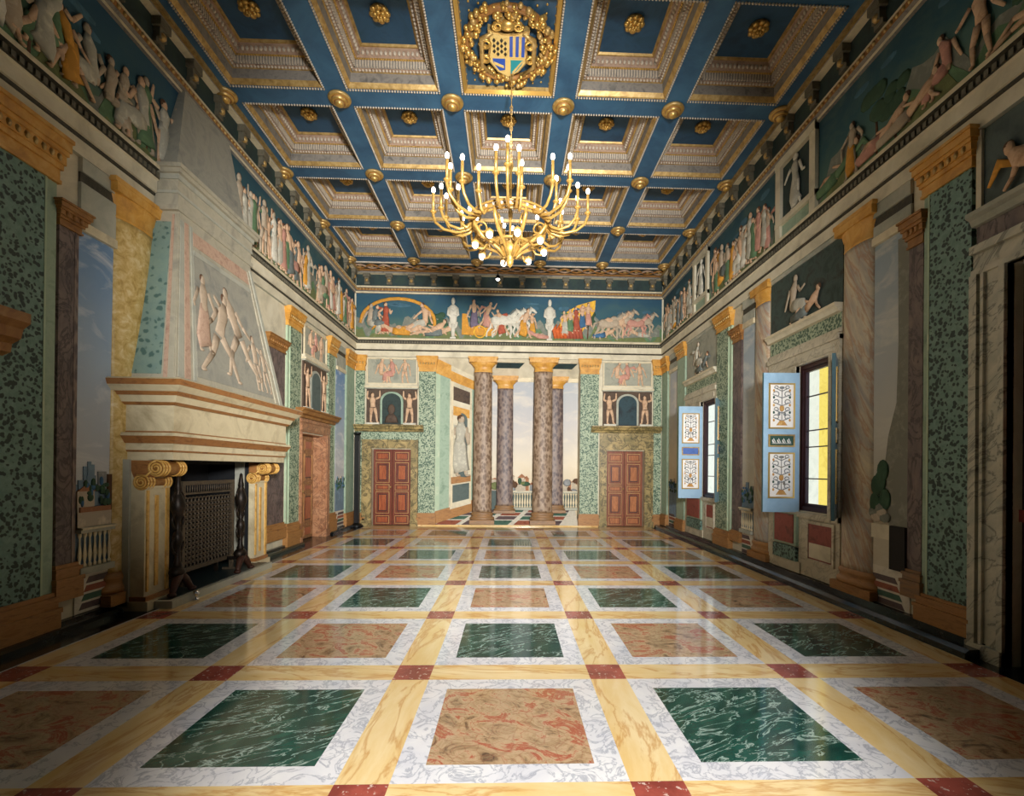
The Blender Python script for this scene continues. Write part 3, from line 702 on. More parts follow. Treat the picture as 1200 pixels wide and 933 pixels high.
# ------------------------------------------------------------------ back wall
door_no = [0]
def double_door(xf, s0, s1, h1, dep, leaf, panel, inlay='door_inlay', nleaf=2, open_gap=.012):
    door_no[0] += 1
    mb = MB(xf); mb.box(s0, s1, -dep-.12, -dep-.07, 0, h1, 'soot'); root = struct(mb.build('door_%d' % door_no[0], None, xf((s0+s1)/2, -dep, 0)))
    w = (s1-s0)/nleaf
    for k in range(nleaf):
        a, b = s0+w*k+open_gap/2+.01*(k == 0), s0+w*(k+1)-open_gap/2-.01*(k == nleaf-1)
        mb = MB(xf); mb.box(a, b, -dep-.05, -dep, .015, h1-.01, leaf); lf = mb.build('door_leaf', root)
        for c0, c1 in ((.05, .27), (.33, .93), (.97, 1.13), (1.18, 1.74), (1.80, 2.02)):
            f = h1/2.1; p = MB(xf); c0 *= f; c1 *= f; m = .07*(b-a)/.5; g = .011
            p.frame(a+m, b-m, c0, c1, g, -dep-.001, -dep+.016, inlay)
            p.frame(a+m+g, b-m-g, c0+g, c1-g, g*.8, -dep-.001, -dep+.028, leaf)
            if c1-c0 > .3:
                p.prism([(a+m+.09, c0+.09), (b-m-.09, c0+.09), (b-m-.09, c1-.09), (a+m+.09, c1-.09)], -dep, -dep+.02, panel)
                p.frame(a+m+.065, b-m-.065, c0+.065, c1-.065, .018, -dep, -dep+.012, 'window_wood')
            else: p.box(a+m+.05, b-m-.05, -dep, -dep+.012, c0+.045, c1-.045, panel)
            p.build('door_panel', lf)
        if k == 0:
            p = MB(xf); p.lathe([(.018, 0), (.018, .03)], b-.03, -dep+.02, 'old_gold', 10, h0=1.05); p.ell((b-.03, -dep+.045, 1.06), .022, 'old_gold'); p.build('door_knob', lf)
    return root
double_door(xf_back, -3.77, -2.70, 2.1, .10, 'door_wood', 'door_wood_panel')
double_door(xf_back, 2.70, 3.757, 2.12, .10, 'door_wood_light', 'door_wood_light_panel')
def door_surround(label, xf, s0, s1, h1, jw, ctop, cs0, cs1, mat, corn, jl=None, jr=None, lining=0):
    t = thing('door_surround', label, 'door surround', xf((s0+s1)/2, 0, 0))
    for nm, a, b in (('jamb', s0-(jl or jw), s0), ('jamb', s1, s1+(jr or jw))):
        mb = MB(xf); mb.box(a, b, 0, .08, 0, h1+.02, mat); mb.box(a+.03, b-.03, .08, .095, .0, h1, mat)
        mb.box(a-.01, b+.01, 0, .105, 0, .16, mat); mb.build(nm, t)
    if lining:
        mb = MB(xf); mb.box(s1-.02, s1, -lining, .0, 0, h1, mat); mb.box(s0, s0+.02, -lining, .0, 0, h1, mat); mb.box(s0, s1, -lining, 0, h1-.02, h1, mat); mb.build('reveal', t)
    mb = MB(xf); a, b = s0-(jl or jw), s1+(jr or jw)
    mb.box(a, b, 0, .08, h1+.0201, h1+.21, mat); mb.box(a+.02, b-.02, .0, .1, h1+.05, h1+.18, mat); mb.box(a-.0, b+.0, 0, .11, h1+.21, h1+.26, 'dark_line' if False else mat)
    mb.build('lintel', t)
    mb = MB(xf); mb.box(a, b, 0, .07, h1+.26, ctop-.19, 'green_speckled_fine' if mat == 'door_marble' and cs0 < 0 else mat); mb.build('frieze', t)
    mb = MB(xf)
    mb.mould([(0, ctop-.19), (.09, ctop-.18), (.11, ctop-.13), (.17, ctop-.11), (.2, ctop-.05), (.24, ctop-.03), (.24, ctop), (0, ctop)], cs0, cs1, corn)
    mb.build('cornice', t)
    return t
door_surround('olive marble surround of the panelled door at the left end of the back wall', xf_back, -3.77, -2.70, 2.1, .24, 2.76, -4.22, -2.36, 'door_marble', 'door_marble', jl=.26, jr=.19)
door_surround('olive marble surround of the panelled door at the right end of the back wall', xf_back, 2.70, 3.757, 2.12, .2, 2.80, 2.25, 4.2, 'door_marble', 'door_marble', jl=.2, jr=.24)

def overdoor(xf, s0, s1, h0, h1, h2, label, arch, bust, kx=1., flip=1):
    """ painted niche with two putti, and a relief panel of seated figures above """
    t = thing('overdoor_niche', label, 'relief', xf((s0+s1)/2, 0, h0)); w = s1-s0
    mb = MB(xf); mb.box(s0, s1, 0, .03, h0, h1, 'relief_dark'); mb.build('backing', t)
    mb = MB(xf); mb.box(s0-.04, s1+.04, 0, .10, h1, h1+.04, 'cream_marble'); mb.box(s0-.02, s1+.02, 0, .07, h1+.04, h1+.10, 'cream_plaster'); mb.box(s0-.03, s1+.03, 0, .08, h1-.03, h1, 'grey_plaster'); mb.build('shelf', t)
    c = (s0+s1)/2; aw = w*.185; ah = h0+(h1-h0)*.62
    arc = [(c-aw, h0+.02)]+[(c-aw*math.cos(PI*i/12), ah+aw/max(kx, .3)*.9*math.sin(PI*i/12)*min(1, kx+.1)) for i in range(13)]+[(c+aw, h0+.02)]
    mb = MB(xf); mb.prism([(c+(a-c)*1.22, h0+.02+(b-h0-.02)*1.06) for a, b in arc], .03, .05, 'green_edge' if arch == 'niche_dark' else 'grey_plaster'); mb.prism(arc, .05, .058, arch); nb = mb.build('arched_niche', t)
    if bust:
        mb = MB(xf); mb.ell((c, .075, h0+.42), (.10*kx, .03, .14), 'relief_dark', 10, 7); mb.tube([(c, .07, h0+.05), (c, .07, h0+.2), (c, .07, h0+.32)], [.19*kx, .15*kx, .05*kx], 'relief_dark', 10, .2); mb.build('bust', nb)
    for sx in (-1, 1):
        mb = MB(xf); figure(mb, c+sx*w*.36, h0+.05, (h1-h0)*.86/.99, 'figure_skin', None, 'arms_up', -sx, .055, random.Random(5+sx), .35, kx); mb.box(c+sx*w*.36-.17*kx, c+sx*w*.36+.17*kx, .02, .1, h0, h0+.05, 'figure_stone'); mb.build('putto', t)
    mb = MB(xf); mb.box(s0, s1, 0, .02, h1+.10, h2, 'relief_ground'); mb.frame(s0, s1, h1+.10, h2, .035, 0, .05, 'cream_marble'); rp = mb.build('relief_panel', t)
    rnd = random.Random(int(s0*10)); H = (h2-h1-.14)
    for k, (px, pose) in enumerate(((.28, 'sit'), (.52, 'sit'), (.75, 'stand'))):
        mb = MB(xf)
        figure(mb, s0+w*px, h1+.14, H*(1.12 if pose == 'sit' else .98), 'figure_skin', 'cloth_rose' if k == 1 else None, pose, 1 if k % 2 == 0 else -1, .03, rnd, .4, kx); mb.build('relief_figure', rp)
    return t
overdoor(xf_back, -3.93, -2.55, 2.77, 3.78, 4.6, 'dark niche with bust and two putti above the left door of the back wall', 'niche_dark', True)
overdoor(xf_back, 2.58, 3.96, 2.81, 3.80, 4.6, 'blue arched empty niche between two putti above the right back door', 'niche_blue', False)

pier('pier', 'green speckled pier with golden capital in the left corner of the back wall', 'pier', xf_back, -4.22, -3.98, 'green_speckled_fine', base=(.04, .36), cap=(4.24, 4.66))
pier('pier', 'broad green speckled pier with golden capital right of the left back door', 'pier', xf_back, -2.50, -2.05, 'green_speckled_fine', base=(.04, .36), cap=(4.24, 4.66))
pier('pier', 'broad green speckled pier with golden capital left of the right back door', 'pier', xf_back, 1.95, 2.46, 'green_speckled_fine', base=(.04, .36), cap=(4.24, 4.66))
pier('pier', 'narrow green speckled pier with golden capital in the right corner of the back wall', 'pier', xf_back, 4.0, 4.22, 'green_speckled_fine', base=(.04, .36), cap=(4.24, 4.66))

# shallow portico relief in the middle of the back wall
PD = -.46
def xr(s, dd, h): return xf_back(s, dd, h)
def portico():
    t = thing('painted_portico', 'make-believe portico recess with sky between green piers on the back wall', 'mural', (0, YB, 0))
    mb = MB(xf_back)                                       # sloping chequered floor
    def fl(s, k): return (s*(1-.10*k)+.0, PD*k, .02+.40*k)
    mb.add([fl(-2.05, 0), fl(1.95, 0), fl(2.1, 1), fl(-2.2, 1)], [(0, 1, 2, 3)], 'paint_white_floor')
    cols = ['paint_red_tile', 'paint_green_tile', 'paint_violet_tile']
    for j in range(4):
        k0, k1 = [0, .34, .6, .82, 1][j], [0, .34, .6, .82, 1][j+1]
        for i in range(-3, 3):
            def g(s, k): p = fl(s+k*.55, k); return (p[0], p[1], p[2]+.004)
            a0, a1 = i*.72+.1, i*.72+.66
            if a1 > 1.7: continue
            e = (k1-k0)*.1
            mb.add([g(a0, k0+e), g(a1, k0+e), g(a1, k1-e), g(a0, k1-e)], [(0, 1, 2, 3)], cols[(i*2+j) % 3])
    mb.build('painted_floor', t)
    mb = MB(xf_back); mb.box(-2.2, 2.1, PD-.02, PD, .0, 4.7, 'sky_painting_warm'); sky = mb.build('sky', t)
    mb = MB(xf_back); rnd = random.Random(11)              # hills, town and trees on the horizon
    s = -1.0
    while s < 2.0:
        w = rnd.uniform(.08, .22); h = rnd.uniform(1.12, 1.38)
        c = rnd.choice(['city_pale', 'city_pale', 'city_grey', 'city_roof'])
        mb.box(s, s+w, PD, PD+.02+rnd.uniform(0, .015), .9, h, c)
        mb.prism([(s-.02, h), (s+w+.02, h), (s+w/2, h+rnd.uniform(.04, .12))], PD, PD+.03, 'city_roof')
        s += w*rnd.uniform(.8, 1.3)
    for _ in range(26):
        s = rnd.uniform(-1, 1.95); mb.ell((s, PD+.04, rnd.uniform(.95, 1.3)), (rnd.uniform(.05, .14), .02, rnd.uniform(.05, .12)), rnd.choice(['tree_green', 'ground_green', 'city_grey', 'hair_brown']), 8, 5)
    mb.box(-1.0, 1.98, PD, PD+.05, .42, .97, 'picture_grey')
    mb.build('townscape', sky)
    mb = MB(xf_back)                                       # sloping soffit with beams
    mb.add([(-2.05, 0, 4.64), (1.95, 0, 4.64), (2.1, PD, 4.16), (-2.2, PD, 4.16)], [(0, 1, 2, 3)], 'cream_plaster')
    for a, b in ((-.30, .46), (1.25, 1.95)):
        q = lambda s, k: (s-.18*k*2, PD*k, 4.635-.48*k)
        mb.add([q(a, .18), q(b, .18), q(b-.05, .45), q(a+.05, .45)], [(0, 1, 2, 3)], 'dark_green_paint')
        mb.tube([q(a, .15), q(b, .15)], .012, 'cream_marble', 6); mb.tube([q(a+.05, .5), q(b-.05, .5)], .012, 'cream_marble', 6)
    mb.box(-1.0, 2.0, PD, PD+.04, 4.08, 4.2, 'cream_marble')
    mb.build('soffit', t)
    # left return: narrow receding green pilaster, statue niche, second pilaster
    mb = MB(xf_back)
    A = lambda u: (-2.05+u*1.15, PD*u)
    def strip(u0, u1, f0, f1, mat, off=0.):
        (a0, b0), (a1, b1) = A(u0), A(u1)
        lo = lambda u, f: (.06+.36*u)+f*((4.62-.46*u)-(.06+.36*u))
        o = off
        mb.hexa([(a0, b0-.03, lo(u0, f0)), (a0, b0-.03, lo(u0, f1)), (a0+o*.4, b0+o, lo(u0, f0)), (a0+o*.4, b0+o, lo(u0, f1)), (a1, b1-.03, lo(u1, f0)), (a1, b1-.03, lo(u1, f1)), (a1+o*.4, b1+o, lo(u1, f0)), (a1+o*.4, b1+o, lo(u1, f1))], mat)
    strip(0, 1, 0, 1, 'cream_plaster')
    strip(0, .10, .075, .92, 'green_edge_light', .012); strip(.1, .32, .075, .91, 'green_edge', .01); strip(.84, 1., .085, .9, 'green_edge', .012)
    strip(0, .34, 0, .075, 'ochre_base', .03); strip(.34, .86, .0, .06, 'ochre_base', .02); strip(.84, 1, 0, .085, 'ochre_base', .03)
    strip(0, .34, .91, 1, 'ochre_gilding', .03); strip(.34, 1., .90, .965, 'ochre_gilding', .02)
    strip(.38, .8, .10, .215, 'picture_grey', .012); strip(.36, .82, .225, .27, 'ochre_base', .03); strip(.4, .78, .68, .74, 'ochre_gilding', .03); strip(.4, .8, .78, .87, 'relief_dark', .012)
    strip(.36, .40, .08, .9, 'cream_marble', .02); strip(.79, .83, .08, .89, 'cream_marble', .02)
    mb.build('return_wall', t)
    mb = MB(lambda a, b, c: xf_back(a, b+PD*.58, c))
    c = -2.05+.58*1.15
    mb.prism([(c-.19, 1.35)]+[(c-.19*math.cos(PI*i/10), 2.95+.2*math.sin(PI*i/10)) for i in range(11)]+[(c+.19, 1.35)], .02, .03, 'picture_grey')
    figure(mb, c, 1.36, 1.72, 'figure_pale', 'cloth_white', 'stand', 1, .06, random.Random(21), .3, .75)
    mb.build('statue_relief', t)
portico()
column('brown mottled column with golden capital, leftmost in the back portico', xf_back, -.745, -.02, .262, 'brown_column', (.06, .40), (4.24, 4.655), .55, basem='portico_base', bigcap=1.5)
column('shorter violet-brown column behind, between the two front portico columns', xf_back, -.13, -.30, .235, 'violet_column', (.34, .56), (3.85, 4.20), .45, basem='portico_base', bigcap=1.5)
column('brown mottled column with golden capital, right of the portico middle', xf_back, .925, -.02, .27, 'brown_column', (.06, .40), (4.28, 4.655), .55, basem='portico_base', bigcap=1.5)
column('shorter violet-brown column half hidden behind the right portico column', xf_back, 1.29, -.30, .235, 'violet_column', (.36, .58), (3.87, 4.20), .45, basem='portico_base', bigcap=1.5)
# painted balustrade in the portico
def balustrade(label, xf, s0, s1, d, h0, h1, n, kb=.5, mat='grey_plaster', rr=1.):
    t = thing('balustrade', label, 'balustrade', xf((s0+s1)/2, d, h0)); H = h1-h0
    mb = MB(xf); mb.box(s0, s1, d-.03, d+.04, h1-.12*H, h1, mat); mb.box(s0, s1, d-.02, d+.055, h1-.05*H, h1-.01*H, 'cream_marble'); mb.build('rail', t)
    mb = MB(xf); mb.box(s0, s1, d-.03, d+.04, h0, h0+.14*H, mat); mb.build('plinth', t)
    for i in range(n):
        s = s0+(i+.5)*(s1-s0)/n; r = min(.45*(s1-s0)/n, .05)*rr
        mb = MB(xf); b = h0+.14*H; L = .74*H
        mb.lathe([(r*.9, 0), (r*.9, L*.08), (r*.4, L*.14), (r*1., L*.34), (r*.85, L*.44), (r*.38, L*.7), (r*.38, L*.84), (r*.7, L*.88), (r*.9, L*.92), (r*.9, L)], s, d, 'cream_marble', 8, 1, kb, h0=b)
        mb.build('baluster', t)
balustrade('grey balustrade behind the portico columns under the painted townscape', xf_back, .05, 1.95, PD+.07, .42, .97, 26)

# ------------------------------------------------------------------ frieze paintings
def frieze(label, xf, s0, s1, seed, nfig, ground='frieze_painting', kx=1., special=None, Hs=(.6, .82), side=None):
    t = thing('frieze_painting', label, 'mural', xf((s0+s1)/2, 0, 5.15)); rnd = random.Random(seed)
    mb = MB(xf); mb.box(s0, s1, 0, .012, 5.15, 6.365, ground); mb.build('ground', t)
    mb = MB(xf)
    for _ in range(int((s1-s0)*2.5)):
        s = rnd.uniform(s0+.25, s1-.25); mb.ell((s, .01, 5.17+rnd.uniform(0, .08)), (rnd.uniform(.12, .25), .012, rnd.uniform(.05, .14)), rnd.choice(['ground_green', 'rock_grey', 'cloth_green', 'ground_green']), 10, 5)
    n = 30; top = [(s0+(s1-s0)*i/n, 5.45+.16*math.sin(i*.7+seed)+.1*math.sin(i*1.9+seed*2)) for i in range(n+1)]
    for (z, m, d) in ((.16, 'rock_grey', .016), (-.02, 'cloth_green', .02), (-.16, 'ground_green', .024)):
        mb.prism([(a, max(5.17, b+z+.05*math.sin(a*5+z*20))) for a, b in top]+[(s1, 5.155), (s0, 5.155)], .0, d, m)
    for _ in range(int((s1-s0)*1.3)):
        rx = rnd.uniform(.12, .3); mb.ell((rnd.uniform(s0+.35, s1-.35), .011, rnd.uniform(5.95, 6.2)), (rx, .004, rnd.uniform(.03, .07)), 'cloud_paint', 10, 5)
    for _ in range(int((s1-s0)*.8)):
        tree(mb, rnd.uniform(s0+.25, s1-.25), 5.22, rnd.uniform(.5, .85))
    mb.build('landscape', t)
    for k in range(nfig):
        mb = MB(xf); s = s0+.18+(s1-s0-.36)*(k+.5)/nfig+rnd.uniform(-.1, .1)
        s = max(s0+.3, min(s1-.3, s))
        H = 1.15*rnd.uniform(*Hs); pose = rnd.choice(['stand', 'stride', 'sit', 'stand', 'arms_up', 'stand'] if not special == 'recline' else ['recline', 'sit', 'recline', 'stand'])
        figure(mb, s, 5.2+rnd.uniform(0, .1), H*(1.1 if pose == 'sit' else 1), rnd.choice(SKINS), rnd.choice(CLOTHS if xf is xf_back else CLOTHS_PALE) if rnd.random() < .75 else None, pose, rnd.choice((-1, 1)), .03+.012*(k % 2), rnd, .4, kx)
        mb.build('painted_figure', t)
    return t
def herm(label, s):
    t = thing('herm_statue', label, 'herm', xf_back(s, 0, 5.16))
    mb = MB(lambda a, b, c: xf_back(s+(a-s)*.75, b, c))
    mb.box(s-.10, s+.10, .01, .08, 5.155, 5.20, 'figure_stone'); mb.tube([(s, .05, 5.2), (s, .05, 5.6)], [.06, .10], 'figure_stone', 8, .45); mb.build('tapered_shaft', t)
    mb = MB(lambda a, b, c: xf_back(s+(a-s)*.75, b, c))
    mb.tube([(s, .05, 5.56), (s, .05, 5.68), (s, .05, 5.85), (s, .05, 6.02), (s, .05, 6.1)], [.12, .14, .15, .17, .05], 'figure_stone', 10, .4)
    mb.ell((s, .055, 6.19), (.07, .045, .1), 'figure_stone', 10, 7)
    for sx in (-1, 1):
        mb.tube([(s+sx*.15, .055, 6.0), (s+sx*.19, .06, 5.82), (s+sx*.06, .085, 5.75)], [.05, .045, .035], 'figure_stone', 8, .5)
        mb.tube([(s+sx*.13, .04, 5.62), (s+sx*.1, .05, 5.5), (s+sx*.05, .06, 5.42)], [.06, .05, .01], 'figure_stone', 8, .5)
    mb.build('torso', t)
t = frieze('frieze painting of lounging figures under an arch, left third of the back wall', xf_back, -4.24, -1.59, 2, 9, special='recline')
mb = MB(xf_back); mb.tube([(-4.12+.0, .02, 5.55)]+[(-3.1-1.0*math.cos(PI*i/14), .02, 5.62+.62*math.sin(PI*i/14)) for i in range(15)]+[(-2.1, .02, 5.3)], .05, 'cloth_ochre', 7, .3); mb.build('painted_arch', t)
t = frieze('frieze painting with ochre chariot and white horses, middle of the back wall', xf_back, -1.59, 1.075, 3, 3, Hs=(.55, .7))
mb = MB(xf_back)
mb.prism([(-1.35, 5.28), (-.55, 5.25), (-.40, 5.42), (-.62, 5.48), (-1.15, 5.5), (-1.22, 5.85), (-1.34, 5.86)], .02, .05, 'cloth_ochre'); mb.lathe([(.17, 0), (.17, .03)], 0, 0, 'cloth_ochre', 4) if False else None
mb.tube([(-.85+.16*math.cos(2*PI*i/18), .06, 5.36+.16*math.sin(2*PI*i/18)) for i in range(19)], .02, 'gold_paint', 6, .5)
figure(mb, -1.0, 5.45, .8, 'figure_skin', 'cloth_violet', 'stand', 1, .05, random.Random(4)); figure(mb, -.68, 5.45, .76, 'figure_skin', 'cloth_rose', 'stride', 1, .055, random.Random(6))
for q in range(3): horse(mb, -.22+.2*q, 5.2+.03*q, .78, 'figure_stone', 1, .045-.01*q)
figure(mb, .34, 5.2, .85, 'figure_skin', 'cloth_ochre', 'stride', 1, .06, random.Random(8)); figure(mb, .72, 5.18, .6, 'figure_pale', 'cloth_rose', 'recline', 1, .06, random.Random(9))
mb.build('chariot_group', t)
t = frieze('frieze painting with a flaming golden chariot sail and horses, right third of back wall', xf_back, 1.075, 4.22, 5, 3, Hs=(.5, .65), special='recline')
mb = MB(xf_back)
sail = [(1.3, 5.45), (1.45, 5.9), (1.85, 6.15), (2.35, 6.3), (2.33, 6.0), (2.1, 5.6), (1.95, 5.35)]
mb.prism(sail, .015, .04, 'gold_paint')
for k in range(9):
    s = 1.25+.09*k; mb.tube([(s, .045, 5.22), (s-.05, .05, 5.45), (s+.02, .05, 5.6+.1*random.random())], [.05, .06, .008], 'fire_orange' if k < 4 else 'cloth_red', 6, .4)
for k in range(5): figure(mb, 1.5+.16*k, 5.3+.06*k, .68, 'figure_skin', ['cloth_white', 'cloth_green', 'cloth_red', 'cloth_blue', 'cloth_rose'][k], 'stand', 1, .06, random.Random(30+k))
for q in range(3): horse(mb, 2.75+.16*q, 5.2+.05*q, .74, ['figure_pale', 'figure_skin', 'figure_pale'][q], 1, .05-.01*q)
for q in range(2): horse(mb, 3.5+.2*q, 5.3+.05*q, .62, ['cloth_rose', 'figure_pale'][q], 1, .05-.01*q)
mb.prism([(2.4, 5.2), (3.0, 5.26), (4.15, 5.32), (4.15, 5.55), (3.6, 5.4), (3.2, 5.42), (2.8, 5.25)], .012, .03, 'rock_grey')
mb.build('chariot_group', t)
herm('white herm statue painted left of centre in the back frieze', -1.59)
herm('white herm statue painted right of centre in the back frieze', 1.075)
frieze('blue frieze painting of figures left of the fireplace hood', xf_left, 3.6, 6.42, 12, 12, kx=1.25, Hs=(.6, .78))
frieze('frieze painting with a long crowd of figures right of the fireplace hood', xf_left, 7.5, 10.75, 13, 20, kx=1.15, Hs=(.65, .85), ground='frieze_painting_green')
frieze('frieze painting with crowded figures at the far end of the left wall', xf_left, 10.75, YB-.03, 14, 18, kx=1.15, Hs=(.65, .85), ground='frieze_painting_green')
frieze('dim frieze painting of sea and swimmers at the near end of the right wall', xf_right, 2.6, rz(6.68), 15, 9, kx=1.2, Hs=(.5, .68), ground='frieze_painting_green', special='recline')
frieze('frieze painting of a procession in the middle of the right wall', xf_right, rz(7.7), rz(10.4), 16, 17, kx=1.1, Hs=(.6, .8), ground='frieze_painting_green')
frieze('frieze painting with standing figures at the far end of the right wall', xf_right, rz(11.25), YB-.03, 17, 12, kx=1.1, Hs=(.6, .8), ground='frieze_painting_green')
def niche_statue(label, s0, s1, seed):
    t = thing('niche_statue', label, 'statue', xf_right((s0+s1)/2, 0, 5.16)); c = (s0+s1)/2; w = s1-s0
    mb = MB(xf_right); mb.box(s0, s1, 0, .02, 5.15, 6.4, 'dark_green_paint'); mb.box(s0, s0+w*.13, 0, .07, 5.15, 6.4, 'cream_plaster'); mb.box(s1-w*.13, s1, 0, .07, 5.15, 6.4, 'cream_plaster')
    mb.box(s0, s1, 0, .08, 6.28, 6.4, 'cream_plaster'); mb.box(s0, s1, 0, .08, 5.38, 5.46, 'cream_plaster'); mb.box(s0+w*.13, s1-w*.13, 0, .03, 5.15, 5.38, 'green_edge'); mb.build('niche_frame', t)
    mb = MB(xf_right); figure(mb, c, 5.46, .8, 'figure_stone', 'cloth_white', 'stand', 1, .05, random.Random(seed), .5, 1.35); mb.build('statue', t)
niche_statue('pale draped statue in a painted niche of the right frieze, nearer one', rz(6.68), rz(7.7), 3)
niche_statue('small pale statue in a painted niche of the right frieze, farther one', rz(10.4), rz(11.25), 4)

# ------------------------------------------------------------------ side wall landscapes
def town(mb, s0, s1, d, h0, seed, kx=1., dark=False):
    rnd = random.Random(seed); s = s0+.02
    while s < s1-.05:
        w = min(rnd.uniform(.05, .13)*kx, s1-s-.01); h = rnd.uniform(.06, .2)
        mb.box(s, s+w, d, d+.012+rnd.uniform(0, .008), h0, h0+h, rnd.choice(['city_blue', 'city_grey', 'city_pale', 'city_blue']))
        s += w*rnd.uniform(.9, 1.4)
    for _ in range(int((s1-s0)*60)):
        rx = rnd.uniform(.015, .04); mb.ell((rnd.uniform(s0+rx, s1-rx), d+.02, h0+rnd.uniform(-.15, .10)), (rx, .012, rnd.uniform(.02, .05)), rnd.choice(['tree_green', 'cloth_blue', 'tree_green']), 8, 5)
def landscape(label, xf, s0, s1, h0, h1, hz, sky, seed, extra=None, rail=None, town_on=True):
    t = thing('landscape_mural', label, 'mural', xf((s0+s1)/2, 0, .11))
    mb = MB(xf); mb.box(s0, s1, 0, .01, h0, h1, sky); sk = mb.build('sky', t)
    mb = MB(xf); mb.box(s0, s1, 0, .012, .11, h0, 'paint_white_floor')
    n = 4; cols = ['paint_violet_tile', 'paint_green_tile', 'paint_red_tile']
    w = s1-s0
    for k in range(4):
        a = .14+.085*k
        mb.prism([(s0+w*(.12+.06*k), a), (s0+w*.98, a), (s0+w*.98, a+.062), (s0+w*(.2+.06*k), a+.062)], .012, .016, cols[k % 3])
    mb.build('painted_floor', t)
    if town_on:
        mb = MB(xf); town(mb, s0, s1, .01, hz, seed); mb.box(s0, s1, .008, .014, h0, hz+.05, 'city_blue'); mb.build('townscape', sk)
    if extra: extra(t, s0, s1)
    mb = MB(xf); mb.box(s0, s1, 0, .05, h1, h1+.09, 'cream_marble'); mb.box(s0, s1, 0, .03, h1+.09, 4.40, 'grey_plaster'); mb.box(s0, s1, 0, .02, 4.40, 4.50, 'dark_line'); mb.box(s0, s1, .0, .04, 4.50, 4.64, 'grey_plaster'); mb.build('soffit', t)
    return t
def left_extra(t, s0, s1):
    mb = MB(xf_left)
    mb.box(s0+.0, s0+.2, .01, .03, .98, 1.33, 'city_pale'); mb.box(s0+.0, s1-.02, .01, .035, .96, 1.12, 'city_pale'); mb.box(s0+.02, s1-.04, .01, .045, 1.12, 1.17, 'city_roof')
    mb.prism([(s0, 1.33), (s0+.22, 1.33), (s0+.1, 1.40)], .01, .035, 'city_roof'); mb.box(s1-.06, s1-.01, .01, .03, .96, 1.5, 'hair_brown')
    for a, h in ((.08, 1.58), (.13, 1.63), (.17, 1.6)): mb.box(s0+a, s0+a+.04, .01, .02, 1.3, h, 'city_blue')
    mb.build('painted_house', t)
landscape('landscape mural with blue cloudy sky and a distant town, left of the fireplace', xf_left, 4.99, 5.42, .5, 3.92, 1.35, 'sky_painting_blue', 41, left_extra)
balustrade('pale balustrade painted under the landscape left of the fireplace', xf_left, 4.99, 5.41, .03, .50, .97, 7, .4)
landscape('narrow sky mural near the far end of the left wall', xf_left, 12.2, 12.85, .5, 4.0, 1.2, 'sky_painting_blue', 42)
def right_extra(t, s0, s1):
    mb = MB(xf_right); f = lambda k: s0+(s1-s0)*k
    mb.prism([(f(.0), 1.02), (f(.52), 1.02), (f(.62), 1.75), (f(.55), 2.0), (f(.34), 2.35), (f(.30), 3.0), (f(.33), 4.1), (f(.0), 4.1)], .01, .025, 'smoke_dark')
    mb.box(f(.05), f(.45), .01, .05, .55, 1.02, 'chest_black'); mb.box(f(.45), f(1), .01, .03, .86, 1.02, 'cream_plaster')
    for k, (a, h) in enumerate(((.75, 1.5), (.68, 1.62), (.85, 1.45), (.62, 1.3), (.9, 1.25))): mb.ell((f(a), .03, h), (.09, .015, .12), 'tree_green', 8, 6)
    for k in range(5): mb.ell((f(.62+.08*k), .03, 1.1+.05*(k % 3)), (.09, .015, .06), ['rock_grey', 'city_pale'][k % 2], 8, 5)
    mb.build('painted_foreground', t)
landscape('grey sky mural with a tall dark form, beside the near column of the right wall', xf_right, rz(5.08), rz(5.62), .55, 4.18, 1.3, 'sky_painting_grey', 43, right_extra, town_on=False)
landscape('grey sky mural between column and pilaster left of the open window', xf_right, rz(8.42), rz(8.85), .5, 4.15, 1.2, 'sky_painting_grey', 44)
balustrade('pale balustrade painted in the mural left of the open window', xf_right, rz(8.42), rz(8.85), .03, .50, .95, 6, .4)
landscape('narrow pale sky mural at the far end of the right wall', xf_right, rz(12.3), rz(12.95), .4, 4.15, 1.2, 'sky_painting_warm', 45)

# left wall orders
pier('pier', 'large green speckled pier at the near left edge with golden cornice cap', 'pier', xf_left, 3.95, 4.72, 'green_speckled', 'green_edge', 1, .13, base=(.02, .40), cap=(4.22, 4.66))
pier('pilaster', 'dark veined pilaster right of the large near green pier', 'pilaster', xf_left, 4.76, 4.985, 'dark_pilaster', 'violet_column', 1, .06, base=(.30, .64), cap=(3.86, 4.08), dep=.03, capm='brown_gilding')
column('yellow marble column at the left corner of the fireplace', xf_left, 5.70, 0, .31, 'yellow_column', (.10, .44), (4.26, 4.66), .30, bigcap=1.22)
pier('pilaster', 'dark veined pilaster right of the fireplace hood', 'pilaster', xf_left, 8.75, 9.42, 'dark_pilaster', base=(.25, .55), cap=(3.72, 3.95), dep=.03, capm='brown_gilding')
pier('pier', 'green speckled pier left of the side wall door', 'pier', xf_left, 9.50, 10.08, 'green_speckled_fine', 'green_edge_light', -1, .1, base=(.05, .5), cap=(4.3, 4.66))
pier('pier', 'green speckled pier right of the side wall door', 'pier', xf_left, 11.62, 12.1, 'green_speckled_fine', 'green_edge', 1, .12, base=(.05, .5), cap=(4.26, 4.66))
pier('pier', 'pale green corner pier at the far end of the left wall', 'pier', xf_left, 12.88, 13.5, 'green_edge', base=(.05, .4), cap=(4.24, 4.66))
